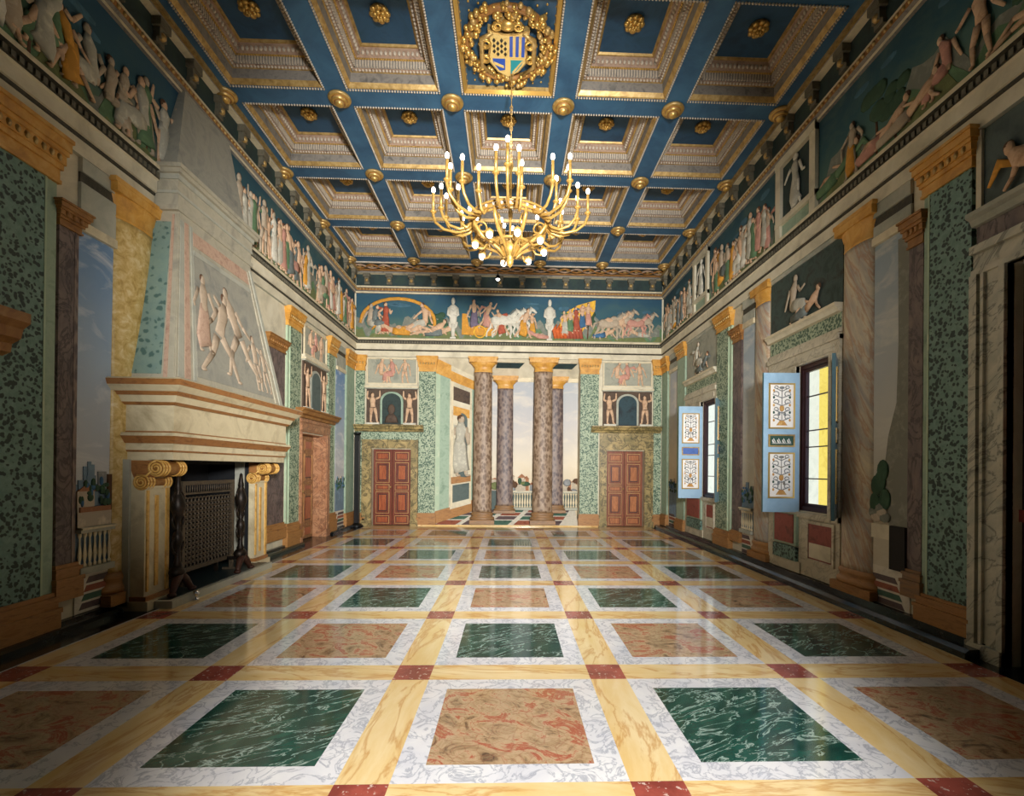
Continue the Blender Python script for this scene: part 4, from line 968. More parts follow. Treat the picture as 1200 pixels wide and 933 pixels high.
# side door in the left wall
door_surround('rose marble surround of the plank door in the left wall', xf_left, 10.12, 11.42, 2.3, .22, 2.78, 9.85, 11.95, 'rose_marble', 'brown_gilding', jl=.08, jr=.22, lining=.3)
double_door(xf_left, 10.14, 11.40, 2.28, .20, 'plank_wood', 'door_wood_panel', 'plank_wood')
overdoor(xf_left, 10.25, 11.5, 2.79, 3.82, 4.55, 'dark niche with two putti above the rose marble side door', 'picture_grey', False, kx=1.)
# cornice of another door just outside the left edge
t = thing('door_hood', 'carved brown over-door cornice against the near left green pier', 'door surround', xf_left(3.6, 0, 2.4))
mb = MB(xf_left); mb.mould([(.05, 2.50), (.12, 2.53), (.13, 2.60), (.2, 2.64), (.22, 2.72), (.28, 2.77), (.28, 2.85), (.05, 2.87)], 2.4, 4.235, ['brown_gilding']*7); mb.build('cornice', t)
mb = MB(xf_left); mb.box(2.5, 2.66, 0, .1, 0, 2.5, 'rose_marble'); mb.box(3.70, 3.9, 0, .1, 0, 2.5, 'rose_marble'); mb.box(2.66, 3.7, 0, .1, 2.35, 2.5, 'rose_marble'); mb.build('jambs', t)
double_door(xf_left, 2.66, 3.70, 2.35, .3, 'plank_wood', 'door_wood_panel', 'plank_wood')

# right wall orders
pier('pier', 'tall green speckled pier between sky mural and marble doorway on the right', 'pier', xf_right, rz(4.37), rz(4.90), 'green_speckled', 'green_edge', 1, .08, base=(.13, .40), cap=(4.34, 4.68))
pier('pilaster', 'dark veined pilaster left of the tall green pier on the right', 'pilaster', xf_right, rz(4.92), rz(5.10), 'dark_pilaster', base=(.32, .6), cap=(3.92, 4.22), dep=.03, capm='brown_gilding', basem='portico_base')
column('striped cream and grey marble column right of the open window', xf_right, rz(5.88), 0, .27, 'striped_column', (.14, .44), (4.3, 4.69), .32, bigcap=1.25)
column('slim striped marble column left of the open window', xf_right, rz(8.17), 0, .24, 'striped_column', (.14, .44), (4.36, 4.69), .32, bigcap=1.25)
pier('pilaster', 'dark veined pilaster beside the mural left of the open window', 'pilaster', xf_right, rz(8.88), rz(9.22), 'dark_pilaster', base=(.3, .5), cap=(3.98, 4.24), dep=.03, capm='brown_gilding')
pier('pier', 'green speckled pier between the two shuttered windows of the right wall', 'pier', xf_right, rz(9.28), rz(9.92), 'green_speckled_fine', 'green_edge_light', -1, .12, base=(.13, .45), cap=(4.36, 4.69))
pier('pilaster', 'far grey-green pilaster beyond the second window', 'pilaster', xf_right, rz(11.75), rz(12.28), 'green_edge', base=(.13, .4), cap=(4.36, 4.69))
pier('pier', 'green corner pier at the far end of the right wall', 'pier', xf_right, 13.05, 13.5, 'green_edge', base=(.1, .4), cap=(4.26, 4.66))
# marble doorway at the right edge
t = thing('marble_doorway', 'veined grey marble door frame at the near right edge', 'door surround', xf_right(3.4, 0, 0))
e0, e1 = rz(4.03), rz(4.34)
mb = MB(xf_right); mb.box(e0, e1, 0, .06, 0, 3.34, 'grey_marble'); mb.box(e1-.07, e1, 0, .10, 0, 3.34, 'grey_marble'); mb.box(e1-.12, e1-.09, 0, .085, 0, 3.34, 'grey_marble'); mb.box(e0, e0+.05, 0, .09, 0, 3.34, 'grey_marble'); mb.box(e0-.0, e1+.01, 0, .11, 0, .12, 'grey_marble'); mb.build('jamb', t)
mb = MB(xf_right); mb.box(2.3, 2.7, 0, .06, 0, 3.34, 'grey_marble'); mb.build('jamb', t)
mb = MB(xf_right); mb.box(2.3, e1, 0, .06, 3.34, 3.60, 'grey_marble'); mb.box(2.3, e1, 0, .10, 3.53, 3.60, 'grey_marble'); mb.box(2.3, e1, 0, .085, 3.34, 3.39, 'grey_marble'); mb.build('lintel', t)
mb = MB(xf_right); mb.box(2.3, e1, 0, .03, 3.60, 3.78, 'dark_pilaster'); mb.mould([(0, 3.78), (.06, 3.79), (.08, 3.84), (.12, 3.86), (.12, 3.9), (0, 3.9)], 2.3, e1+.02, 'grey_plaster'); mb.build('cornice', t)
mb = MB(xf_right); mb.box(2.7, e0, -.125, -.08, 0, 3.34, 'window_wood'); mb.box(2.7, e0, -.08, -.05, 1.2, 1.3, 'red_panel'); mb.box(2.8, e0-.1, -.08, -.06, .2, 1.1, 'red_panel'); mb.box(2.8, e0-.1, -.08, -.06, 1.5, 3.0, 'red_panel'); mb.build('door_leaf', t)
t = thing('overdoor_painting', 'dim painting of a reclining ochre figure above the near right doorway', 'mural', xf_right(3.5, 0, 3.9))
mb = MB(xf_right); mb.box(2.4, rz(4.34), 0, .015, 3.9, 4.63, 'picture_grey'); mb.box(rz(4.34)-.05, rz(4.34), 0, .04, 3.9, 4.63, 'cream_plaster'); mb.build('ground', t)
mb = MB(xf_right); figure(mb, 3.65, 3.92, .85, 'figure_skin', 'cloth_ochre', 'recline', -1, .05, random.Random(2), .4, .8); mb.build('painted_figure', t)

# windows with shutters
def window(n, W, sh_d, blue_label, ang_far, ang_near, kx=1.):
    s0, s1, h0, h1 = W; c = ((s0+s1)/2)
    mb = MB(xf_right)                                      # fixed frame in the reveal
    mb.frame(s0, s1, h0, h1, .06, -.10, -.01, 'window_wood'); root = struct(mb.build('window_%d' % n, None, xf_right(c, 0, h0)))
    mb = MB(xf_right); mb.box(s0+.06, s1-.06, -.065, -.055, h0+.06, h1-.06, 'glass'); mb.build('window_pane', root)
    mb = MB(xf_right); mb.frame(s0+.06, s1-.06, h0+.06, h1-.06, .045, -.085, -.035, 'window_wood')
    for k in (.2, .45, .57, .8):
        z = h1-.07-(h1-h0-.14)*k; mb.box(s0+.1, s1-.1, -.07, -.05, z-.008, z+.008, 'window_wood')
    mb.build('window_sash', root)
    L = .52; H0, H1 = h0-.03, h1-.10
    def shutter(hinge, ang, name, far):
        hp = Vector(xf_right(hinge, .02, 0)); dirv = Vector((-math.sin(ang), (-1 if far else 1)*math.cos(ang), 0))
        nrm = Vector((dirv.y, -dirv.x, 0))
        if nrm.y > 0: nrm = -nrm
        X = lambda a, b, z: tuple(hp+dirv*a+nrm*b+Vector((0, 0, z)))
        mb = MB(X); mb.box(0, L, 0, .035, H0, H1, 'shutter_blue'); mb.box(.0, L, -.004, 0, H0, H1, 'shutter_green'); mb.box(L, L+.004, 0, .035, H0, H1, 'shutter_green')
        sh = mb.build(name, root)
        P0 = [(H0+.20, H0+.86, 'shutter_white'), (H0+.94, H0+1.12, blue_label), (H0+1.20, H1-.15, 'shutter_white')]
        for z0, z1, m in P0:
            mb = MB(X); a0, a1 = .07, L-.07
            mb.box(a0, a1, .035, .040, z0, z1, m); mb.frame(a0, a1, z0, z1, .022, .034, .048, 'gold' if m == 'shutter_white' else 'old_gold')
            cx = L/2; zz = z1-z0
            if m == 'shutter_white':
                mb.tube([(cx, .041, z0+.05), (cx, .041, z1-.06)], .006, 'grotesque_ink', 5, .5)
                mb.prism([(cx-.08, z0+.05), (cx+.08, z0+.05), (cx+.03, z0+.12), (cx-.03, z0+.12)], .040, .044, 'grotesque_ochre'); mb.ell((cx, .041, z0+zz*.45), (.035, .004, .05), 'grotesque_ochre', 8, 5); mb.ell((cx, .041, z0+zz*.9), (.04, .004, .02), 'grotesque_ink', 8, 5)
                for sx in (-1, 1):
                    for q, (f, r) in enumerate(((.25, .05), (.42, .04), (.58, .05), (.75, .055), (.9, .035))):
                        pts = [(cx+sx*(.075+r*(1-i/14)*math.cos(i*.55)), .041, z0+zz*f+r*(1-i/14)*math.sin(i*.55)) for i in range(12)]
                        mb.tube([(cx, .041, z0+zz*f-.05)]+pts, .007, 'grotesque_ink', 5, .5)
                        mb.ell((cx+sx*.115, .041, z0+zz*f-.04), (.016, .003, .022), 'label_green' if q % 2 else 'grotesque_ochre', 6, 4)
                    mb.ell((cx+sx*.04, .041, z0+zz*.33), (.02, .003, .03), 'grotesque_ink', 6, 4)
            elif blue_label == 'label_green':
                for q in range(4):
                    x = cx-.11+.072*q; mb.tube([(x-.02, .042, z0+.06), (x+.01, .042, z0+.12), (x+.025, .042, z0+.07), (x-.005, .042, z0+.05), (x+.03, .042, z0+.10)], .008, 'shutter_white', 5, .5)
                mb.tube([(cx-.14, .042, z0+.05), (cx+.14, .042, z0+.05)], .004, 'shutter_white', 5, .5)
            mb.build('shutter_panel', sh)
        return sh
    a = math.radians
    shutter(s1-.01, a(ang_far), 'shutter', True); shutter(s0-.06, a(ang_near), 'shutter', False)
    return root
window(1, W1, .5, 'label_green', 92, 143)
window(2, W2, .5, 'label_blue', 92, 151)
# stone surround of the windows
def win_surround(label, W, s0, s1, hc):
    t = thing('window_surround', label, 'window surround', xf_right((s0+s1)/2, 0, .14)); a, b, h0, h1 = W
    mb = MB(xf_right); mb.box(s0, a, 0, .05, .95, h1, 'white_wall_marble'); mb.box(a-.06, a, 0, .07, .95, h1, 'white_wall_marble'); mb.build('jamb', t)
    mb = MB(xf_right); mb.box(b, s1, 0, .05, .95, h1, 'white_wall_marble'); mb.box(b, b+.06, 0, .07, .95, h1, 'white_wall_marble'); mb.build('jamb', t)
    mb = MB(xf_right); mb.box(s0, s1, 0, .05, h1, h1+.22, 'white_wall_marble'); mb.box(s0, s1, 0, .08, h1+.16, h1+.24, 'white_wall_marble'); mb.box(s0+.1, s1-.1, .05, .065, h1+.03, h1+.12, 'white_wall_marble'); mb.build('lintel', t)
    mb = MB(xf_right); mb.mould([(0, h1+.24), (.05, h1+.25), (.05, h1+.30), (.02, h1+.31), (.02, h1+.50), (.07, h1+.51), (.09, h1+.56), (.12, h1+.58), (.12, h1+.62), (0, h1+.62)], s0, s1, ['white_wall_marble', 'white_wall_marble', 'white_wall_marble', 'green_speckled_fine', 'cream_marble', 'cream_plaster', 'cream_plaster', 'cream_marble', 'cream_plaster']); mb.build('frieze', t)
    mb = MB(xf_right); mb.box(s0, s1, 0, .03, .14, .95, 'white_wall_marble'); mb.box(s0, s1, 0, .06, .95, 1.02, 'white_wall_marble')
    m = a+(b-a)*.45
    mb.box(s0+.12, m+.1, .03, .045, .40, .88, 'red_panel'); mb.frame(s0+.08, m+.14, .36, .92, .04, .03, .055, 'white_wall_marble'); mb.box(s0+.14, m+.08, .04, .05, .42, .62, 'cream_plaster')
    mb.box(m+.36, s1-.22, 0, .07, .52, .98, 'green_edge'); mb.box(m+.42, s1-.28, .07, .085, .55, .97, 'red_panel'); mb.box(m+.36, s1-.22, 0, .075, .30, .50, 'green_speckled'); mb.box(m+.3, s1-.16, 0, .05, .14, .30, 'white_wall_marble')
    mb.build('dado', t)
    return t
win_surround('cream marble surround with green frieze around the nearer window', W1, rz(6.17), rz(7.90), 3.9)
win_surround('cream marble surround around the farther window', W2, rz(9.93), rz(11.72), 3.9)
def overwin(label, s0, s1, h0, h1, seed, g):
    t = thing('overwindow_painting', label, 'mural', xf_right((s0+s1)/2, 0, h0))
    mb = MB(xf_right); mb.box(s0, s1, 0, .015, h0, h1, g); mb.build('ground', t)
    mb = MB(xf_right); figure(mb, (s0+s1)/2+.2, h0+.02, .8, 'figure_pale', 'cloth_white', 'sit', -1, .05, random.Random(seed), .4, 1.2); figure(mb, (s0+s1)/2-.15, h0+.02, .75, 'figure_skin', 'cloth_grey', 'recline', 1, .05, random.Random(seed+1), .4, .9); mb.build('painted_figures', t)
    mb = MB(xf_right); mb.box(s0, s1, 0, .03, h1, h1+.06, 'grey_plaster'); mb.build('border', t)
overwin('dark painting of reclining figures above the nearer window', rz(6.17), rz(7.9), 3.74, 4.58, 5, 'picture_dark')
overwin('grey-green painting with pale figures above the farther window', rz(9.93), rz(11.72), 3.74, 4.58, 8, 'relief_ground')
# building seen through the windows
t = thing('neighbouring_building', 'sunlit yellow building with pale corner seen through the right windows', 'building', (9.0, 10, -3))
mb = MB(); mb.box(9.0, 9.4, 9.0, 14.0, -3, 9, 'yellow_stucco'); mb.build('yellow_wall', t)
mb = MB(); mb.box(9.05, 9.4, 14.0, 26, -3, 9, 'pale_stucco'); mb.build('pale_wall', t)

# ------------------------------------------------------------------ fireplace
def fireplace():
    FX = -3.70; y0, y1 = 5.53, 8.24
    t = thing('fireplace', 'monumental stone fireplace with tapering painted hood on the left wall', 'fireplace', (XL, 6.88, 0))
    mb = MB()
    # mantel: stacked mouldings wrapped on three sides
    def wrap(m, z0, z1, e0, e1, mat):
        a = [(XL, y0-e0), (FX+e0, y0-e0), (FX+e0, y1+e0), (XL, y1+e0)]; b = [(XL, y0-e1), (FX+e1, y0-e1), (FX+e1, y1+e1), (XL, y1+e1)]
        m.add([(x, y, z0) for x, y in a]+[(x, y, z1) for x, y in b], [(0, 1, 2, 3), (7, 6, 5, 4), (0, 4, 5, 1), (1, 5, 6, 2), (2, 6, 7, 3), (3, 7, 4, 0)], mat)
    for z0, z1, e0, e1, m in ((2.26, 2.29, .02, .05, 'fire_trim'), (2.29, 2.36, .05, .08, 'fire_marble'), (2.36, 2.40, .09, .11, 'fire_trim'), (2.40, 2.46, .12, .18, 'fire_marble'), (2.46, 2.52, .18, .20, 'fire_trim'), (2.52, 2.54, .20, .17, 'fire_marble')): wrap(mb, z0, z1, e0, e1, m)
    mb.build('mantel_cornice', t)
    mb = MB(); wrap(mb, 1.955, 2.26, 0, 0, 'fire_marble'); wrap(mb, 1.955, 1.975, .012, .0, 'fire_trim'); mb.build('mantel_frieze', t)
    mb = MB()
    for z0, z1, e0, e1, m in ((1.84, 1.87, .015, .03, 'fire_trim'), (1.87, 1.92, .03, .06, 'fire_trim'), (1.92, 1.955, .06, .05, 'fire_marble')): wrap(mb, z0, z1, e0, e1, m)
    mb.build('lower_cornice', t)
    mb = MB(); wrap(mb, 1.66, 1.745, -.02, -.02, 'fire_marble'); wrap(mb, 1.745, 1.765, -.01, -.0, 'fire_trim'); wrap(mb, 1.765, 1.84, 0, 0, 'fire_marble'); mb.build('architrave', t)
    # jambs, consoles
    JX = -4.0
    for nm, a, b in (('jamb', 5.53, 5.90), ('jamb', 7.85, 8.22)):
        mb = MB()
        mb.box(XL, XL+.14, a-.03, b+.03, .05, 1.66, 'fire_grey')
        mb.box(XL+.14, JX, a, b, .14, 1.34, 'fire_marble'); mb.box(XL+.05, JX+.06, a-.03, b+.03, 0, .10, 'fire_marble'); mb.box(XL+.05, JX+.03, a-.015, b+.015, .10, .15, 'fire_trim')
        mb.box(JX, JX+.016, a+.02, a+.05, .2, 1.32, 'stone_gilt'); mb.box(JX, JX+.016, b-.05, b-.0, .16, 1.34, 'stone_gilt'); mb.box(JX, JX+.012, a+.15, a+.20, .24, 1.26, 'stone_gilt')
        mb.frame(a, b, .14, 1.34, .02, 0, .001, 'fire_marble') if False else None
        mb.build(nm, t)
        mb = MB()
        mb.box(XL+.05, JX+.02, a, b, 1.34, 1.66, 'fire_marble')
        def scroll(cx, cz, R):
            for f in (a-.012, b+.012):
                pts = [(cx+R*(1-.8*i/26)*math.cos(PI/2+i*.55), f, cz+R*(1-.8*i/26)*math.sin(PI/2+i*.55)) for i in range(26)]
                mb.tube(pts, .011, 'stone_gilt', 6)
            n = 20; pts = [(cx+R*math.cos(2*PI*i/n), cz+R*math.sin(2*PI*i/n)) for i in range(n)]
            mb.prism(pts, a-.012, b+.012, 'brown_gilding', True)
            for k in (0, 1, 2, 6, 7, 8): mb.tube([(cx+(R+.004)*math.cos(2*PI*i/n), a+(b-a)*k/8, cz+(R+.004)*math.sin(2*PI*i/n)) for i in range(n+1)], .012, 'stone_gilt', 6)
        scroll(JX+.12, 1.565, .08); scroll(JX-.04, 1.41, .075)
        mb.prism([(JX-.12, 1.46), (JX+.02, 1.46), (JX+.10, 1.56), (JX+.12, 1.65), (XL+.1, 1.65)], a-.004, b+.004, 'fire_trim')
        mb.tube([(JX-.08, a-.012, 1.49), (JX+.02, a-.012, 1.48), (JX+.08, a-.012, 1.54)], .012, 'stone_gilt', 6)
        mb.build('scroll_console', t)
    mb = MB(); mb.box(XL+.02, FX-.06, 5.90, 7.85, 1.655, 1.66, 'soot'); mb.build('soffit', t)
    # firebox
    mb = MB()
    mb.box(XL-.48, XL-.42, 5.88, 7.87, 0, 1.9, 'soot'); mb.box(XL-.45, XL+.20, 5.88, 5.905, .05, 1.655, 'soot'); mb.box(XL-.45, XL+.20, 7.845, 7.87, .05, 1.655, 'soot'); mb.box(XL-.45, XL+.0, 5.9, 7.85, 1.62, 1.655, 'soot')
    mb.build('firebox', t)
    mb = MB(); mb.box(XL-.45, FX-.10, 5.66, 7.86, 0, .09, 'hearth_slate'); mb.box(FX-.10, FX-.04, 5.60, 7.90, 0, .085, 'fire_grey'); mb.box(XL+.3, FX-.10, 5.60, 5.66, 0, .085, 'fire_grey'); mb.build('hearth', t)
    # hood
    mb = MB()
    yb0, yb1, xb = 5.58, 8.2, FX-.02; ym0, ym1, xm = 6.0, 7.6, -3.98
    def frus(z0, z1, a, b, mat_side, mat_front):
        (p0, p1, px), (q0, q1, qx) = a, b
        mb.add([(XL-.01, p0, z0), (px, p0, z0), (qx, q0, z1), (XL-.01, q0, z1)], [(0, 1, 2, 3)], mat_side)
        mb.add([(px, p0, z0), (px, p1, z0), (qx, q1, z1), (qx, q0, z1)], [(0, 1, 2, 3)], mat_front)
        mb.add([(px, p1, z0), (XL-.01, p1, z0), (XL-.01, q1, z1), (qx, q1, z1)], [(0, 1, 2, 3)], mat_side)
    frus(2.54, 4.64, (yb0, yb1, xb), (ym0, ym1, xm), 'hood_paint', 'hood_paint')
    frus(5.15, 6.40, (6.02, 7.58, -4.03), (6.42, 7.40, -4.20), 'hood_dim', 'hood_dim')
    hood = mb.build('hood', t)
    def onfront(k, z, off=.006):                            # point on the sloping front: k 0..1 across
        f = (z-2.54)/2.1; a = yb0+(ym0-yb0)*f; b = yb1+(ym1-yb1)*f
        return (xb+(xm-xb)*f+off, a+(b-a)*k, z)
    def onside(k, z, off=.006):
        f = (z-2.54)/2.1; a = yb0+(ym0-yb0)*f; x1 = xb+(xm-xb)*f
        return (XL+(x1-XL)*k, a-off, z)
    def patch(fn, k0, k1, z0, z1, mat, off=.006, own=True):
        mb = MB() if own else cur[0]
        p = [fn(k0, z0, off), fn(k1, z0, off), fn(k1, z1, off), fn(k0, z1, off)]; b = [fn(k0, z0, -.01), fn(k1, z0, -.01), fn(k1, z1, -.01), fn(k0, z1, -.01)]
        mb.add(p+b, [(0, 1, 2, 3), (0, 1, 5, 4), (1, 2, 6, 5), (2, 3, 7, 6), (3, 0, 4, 7)], mat)
        if own: mb.build('painted_border', hood)
    patch(onside, .14, .72, 2.62, 4.5, 'hood_green'); patch(onside, .76, .84, 2.56, 4.6, 'rose_strip'); patch(onside, .88, .98, 2.56, 4.6, 'hood_paint', .012); patch(onside, 0.02, .1, 2.56, 4.6, 'hood_paint', .012)
    patch(onfront, .015, .05, 2.6, 4.55, 'fire_grey'); patch(onfront, .06, .10, 2.6, 4.55, 'rose_strip'); patch(onfront, .12, .14, 2.6, 4.55, 'fire_grey', .012); patch(onfront, .95, .985, 2.58, 4.55, 'fire_grey', .014); patch(onfront, .9, .93, 2.6, 4.5, 'hood_paint', .012)
    patch(onfront, .15, .89, 4.2, 4.26, 'fire_grey', .012); patch(onfront, .15, .89, 4.32, 4.5, 'rose_strip', .008)
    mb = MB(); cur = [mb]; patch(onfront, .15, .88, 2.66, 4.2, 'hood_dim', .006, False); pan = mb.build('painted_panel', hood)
    mb = MB(lambda a, b, c: tuple(Vector(onfront(a, c, .0))+Vector((b, 0, 0))))
    class K: pass
    def fg(kk, z, H, pose, fl, seed, cl=None):
        m2 = MB(lambda a, b, c: onfront(kk+(a)/2.3, c, b)); figure(m2, 0, z, H, 'hood_figure', cl, pose, fl, .01, random.Random(seed), .16, 1.15)
        o = len(mb.v); mb.v += m2.v
        for f, mi, sm in zip(m2.f, m2.mi, m2.sm): mb.f.append([o+q for q in f]); mb.mi.append(mb.m(m2.mats[mi])); mb.sm.append(sm)
    fg(.36, 2.72, 1.22, 'stride', 1, 3); fg(.58, 2.8, 1.25, 'stride', -1, 4); fg(.74, 2.72, .8, 'stand', 1, 5); fg(.22, 3.0, 1.0, 'stand', 1, 6, 'rose_strip'); fg(.84, 2.72, .66, 'stand', -1, 7)
    mb.build('painted_figures', pan)
    mb = MB()                                               # entablature band carried round the hood
    for z0, z1, e, m in ((4.64, 4.70, .04, 'hood_paint'), (4.70, 4.84, .02, 'hood_paint'), (4.84, 4.87, .035, 'fire_grey'), (4.87, 5.0, .03, 'hood_paint'), (5.0, 5.06, .05, 'fire_grey'), (5.06, 5.11, .09, 'hood_paint'), (5.11, 5.16, .11, 'hood_paint')):
        mb.box(XL-.01, -4.0+e, 5.99-e, 7.61+e, z0, z1, m)
    mb.build('hood_band', t)
    return t
fireplace()
# fire screen
def fire_screen():
    x = -4.06; y0, y1, z0, z1 = 6.22, 7.36, .26, 1.40
    t = thing('fire_screen', 'bronze lattice fire screen standing in the fireplace opening', 'fire screen', (x, 6.79, .09))
    mb = MB(); mb.frame(y0, y1, z0, z1, .05, -.02, .02, 'screen_bronze'); mb.v = [(x+b, a, c) for a, b, c in mb.v]; mb.box(x-.015, x+.02, y0+.05, y1-.05, z1-.17, z1-.145, 'screen_bronze')
    for y in (y0+.03, y1-.03): mb.box(x-.02, x+.02, y-.025, y+.025, .09, z0, 'screen_bronze'); mb.box(x-.12, x+.12, y-.02, y+.02, .09, .12, 'screen_bronze')
    mb.build('frame', t)
    mb = MB()
    w = y1-y0-.1; h = z1-z0-.27
    nx, nz = 14, 15
    for i in range(nx):
        for j in range(nz):
            cy = y0+.05+w*(i+.5)/nx; cz = z0+.05+h*(j+.5)/nz; R = w/nx*.56
            mb.tube([(x, cy+R*math.cos(2*PI*q/10), cz+R*math.sin(2*PI*q/10)) for q in range(11)], .0105, 'screen_bronze', 5)
    for i in range(nx+1): mb.tube([(x, y0+.05+w*i/nx, z0+.05), (x, y0+.05+w*i/nx, z0+.05+h)], .006, 'screen_bronze', 5)
    mb.build('lattice', t)
    mb = MB()
    for i in range(22): mb.tube([(x, y0+.07+(w-.04)*i/21, z1-.15), (x, y0+.07+(w-.04)*i/21, z1-.05)], .007, 'screen_bronze', 5)
    mb.build('top_grille', t)
fire_screen()
def andiron(label, x, y):
    t = thing('andiron', label, 'andiron', (x, y, .09))
    mb = MB()
    for sg in (-1, 1):
        mb.tube([(x+.03, y, .32), (x+.04, y+sg*.09, .24), (x+.05, y+sg*.15, .15), (x+.06, y+sg*.17, .115)], [.05, .045, .035, .03], 'rust_iron', 8)
        mb.ell((x+.06, y+sg*.18, .115), (.05, .045, .03), 'rust_iron')
    mb.ell((x, y, .34), (.085, .1, .08), 'iron', 12, 8); mb.build('foot', t)
    mb = MB()
    mb.lathe([(.03, 0), (.05, .04), (.03, .1), (.028, .24), (.045, .30), (.06, .36), (.045, .42), (.025, .45), (.025, .55), (.04, .6), (.075, .70), (.08, .76), (.05, .86), (.025, .9), (.04, .94), (.028, 1.0), (.02, 1.10), (.001, 1.12)], x, y, 'iron', 14, h0=.38); mb.build('shaft', t)
    mb = MB()
    for k, z in ((0, .66), (1, .95), (2, 1.2)):
        for sg in (-1, 1): mb.tube([(x, y+sg*(.03+.07*math.sin(PI*i/8)), z-.11+.22*i/8) for i in range(9)], .014, 'iron', 6)
    mb.build('scroll_ornament', t)
    mb = MB(); mb.box(x-.36, x, y-.02, y+.02, .26, .30, 'iron'); mb.box(x-.36, x-.32, y-.02, y+.02, .09, .26, 'iron'); mb.build('log_bar', t)
andiron('dark iron andiron at the left of the fire screen', -3.90, 5.92)
andiron('dark iron andiron at the right of the fire screen', -3.86, 7.2)
mb = MB(); mb.lathe([(.035, 0), (.035, .02), (.016, .03), (.016, .06), (.034, .08), (.028, .11), (.001, .118)], -3.70, 5.95, 'chrome', 16)
tag(mb.build('door_stop', None, (-3.70, 5.95, 0)), 'small shiny metal floor knob at the near corner of the hearth', 'floor knob')

# ------------------------------------------------------------------ chandelier
def chandelier():
    cx, cy = -.02, 6.6
    t = thing('chandelier', 'large gilt chandelier with candle arms hanging below the coat of arms', 'chandelier', (cx, cy, 4.3))
    def M(): return MB(lambda a, b, c: (cx+a, cy+b, c))
    m = 'chandelier_gold'
    mb = M(); z = 6.93
    while z > 5.72:
        mb.tube([(.018*math.cos(2*PI*i/8), 0, z-.035+.035*math.sin(2*PI*i/8)) if int(z*100) % 2 else (0, .018*math.cos(2*PI*i/8), z-.035+.035*math.sin(2*PI*i/8)) for i in range(9)], .005, 'old_gold', 5); z -= .055
    mb.tube([(0, 0, 6.94), (0, 0, 5.7)], .006, 'old_gold', 6)
    mb.build('chain', t)
    mb = M(); mb.lathe([(.001, 5.74), (.03, 5.72), (.035, 5.66), (.015, 5.6), (.015, 5.1), (.03, 5.05), (.03, 4.98), (.015, 4.94), (.015, 4.72), (.03, 4.68), (.12, 4.60), (.14, 4.55), (.09, 4.47), (.04, 4.43), (.05, 4.38), (.03, 4.33), (.001, 4.30)], 0, 0, m, 20); mb.build('stem', t)
    mb = M()
    for R, z, r in ((.52, 4.89, .026), (.54, 4.93, .014), (.5, 4.85, .014), (.27, 4.6, .018)):
        mb.tube([(R*math.cos(2*PI*i/40), R*math.sin(2*PI*i/40), z) for i in range(41)], r, m, 8)
    for i in range(32): mb.ell((.545*math.cos(2*PI*i/32), .545*math.sin(2*PI*i/32), 4.89), (.022, .022, .022), 'silver_bead', 6, 4)
    mb.build('hoop', t)
    mb = M()
    for k in range(8):                                       # straps and scrolls of the basket
        a = 2*PI*(k+.5)/8; c, s = math.cos(a), math.sin(a)
        pts = [(.52, 4.89), (.50, 4.78), (.40, 4.66), (.28, 4.6), (.16, 4.53), (.08, 4.44)]
        mb.tube([(r*c, r*s, z) for r, z in pts], [.022, .026, .028, .026, .022, .016], m, 7)
        pts = [(.40+.09*(1-.7*i/14)*math.cos(i*.6), 4.76+.09*(1-.7*i/14)*math.sin(i*.6)) for i in range(14)]
        mb.tube([(r*c, r*s, z) for r, z in pts], .013, m, 6)
    mb.build('scrollwork', t)
    arm_specs = []
    for k in range(8):
        for R, da, lift in ((1.04, 0, 0), (.92, 8, -.02), (.9, -9, .0), (.70, 13, -.05)): arm_specs.append((R, 2*PI*k/8+math.radians(da-2), lift))
    for R, a, lift in arm_specs:
        c, s = math.cos(a), math.sin(a); h0 = 4.86; zt = 5.05+lift
        mb = M()
        ctrl = [(.50, h0+.02), (.56, h0-.05), (.5+(R-.5)*.42, h0-.085), (.5+(R-.5)*.72, h0-.05), (R-.035, h0+.04), (R, h0+.14), (R, zt)]
        mb.tube([(r*c, r*s, z) for r, z in ctrl], [.016, .02, .019, .018, .018, .020, .024], m, 8)
        mb.lathe([(.012, -.02), (.042, .0), (.046, .012), (.02, .02)], R*c, R*s, m, 10, h0=zt-.01); arm = mb.build('arm', t)
        mb = M(); mb.lathe([(.019, .0), (.019, .24), (.015, .25)], R*c, R*s, m, 10, h0=zt); cd = mb.build('candle', arm)
    # bulbs: one per arm, direct children
    for R, a, lift in arm_specs:
        c, s = math.cos(a), math.sin(a); zt = 5.30+lift
        mb = M(); mb.lathe([(.012, 0), (.024, .02), (.028, .04), (.02, .07), (.001, .085)], R*c, R*s, 'bulb', 10, h0=zt); mb.build('bulb', t)
    for k in range(8):
        a = 2*PI*(k+.25)/8; c, s = math.cos(a), math.sin(a); R = .47
        mb = M(); pts = [(.3, 4.6), (.36, 4.52), (.44, 4.52), (R, 4.58), (R, 4.64)]
        mb.tube([(r*c, r*s, z) for r, z in pts], .014, m, 7); mb.lathe([(.05, 0), (.055, .02), (.02, .05), (.001, .06)], R*c, R*s, m, 12, h0=4.58); lp = mb.build('lower_lamp', t)
        mb = M(); mb.ell((R*c, R*s, 4.555), (.042, .042, .045), 'bulb', 12, 8); mb.build('globe', lp)
    for (R, z, n, e) in ((.0, 6.0, 1, CH_E*2.2), (.8, 4.2, 4, CH_E)):
        for k in range(n):
            a = 2*PI*(k+.5)/n
            ld = bpy.data.lights.new('chandelier_light', 'POINT'); ld.energy = e; ld.color = (1, .87, .68); ld.shadow_soft_size = .15
            lo = bpy.data.objects.new('chandelier_light', ld); lo.location = (cx+R*math.cos(a), cy+R*math.sin(a), z); COL.objects.link(lo)
CH_E = 7
chandelier()
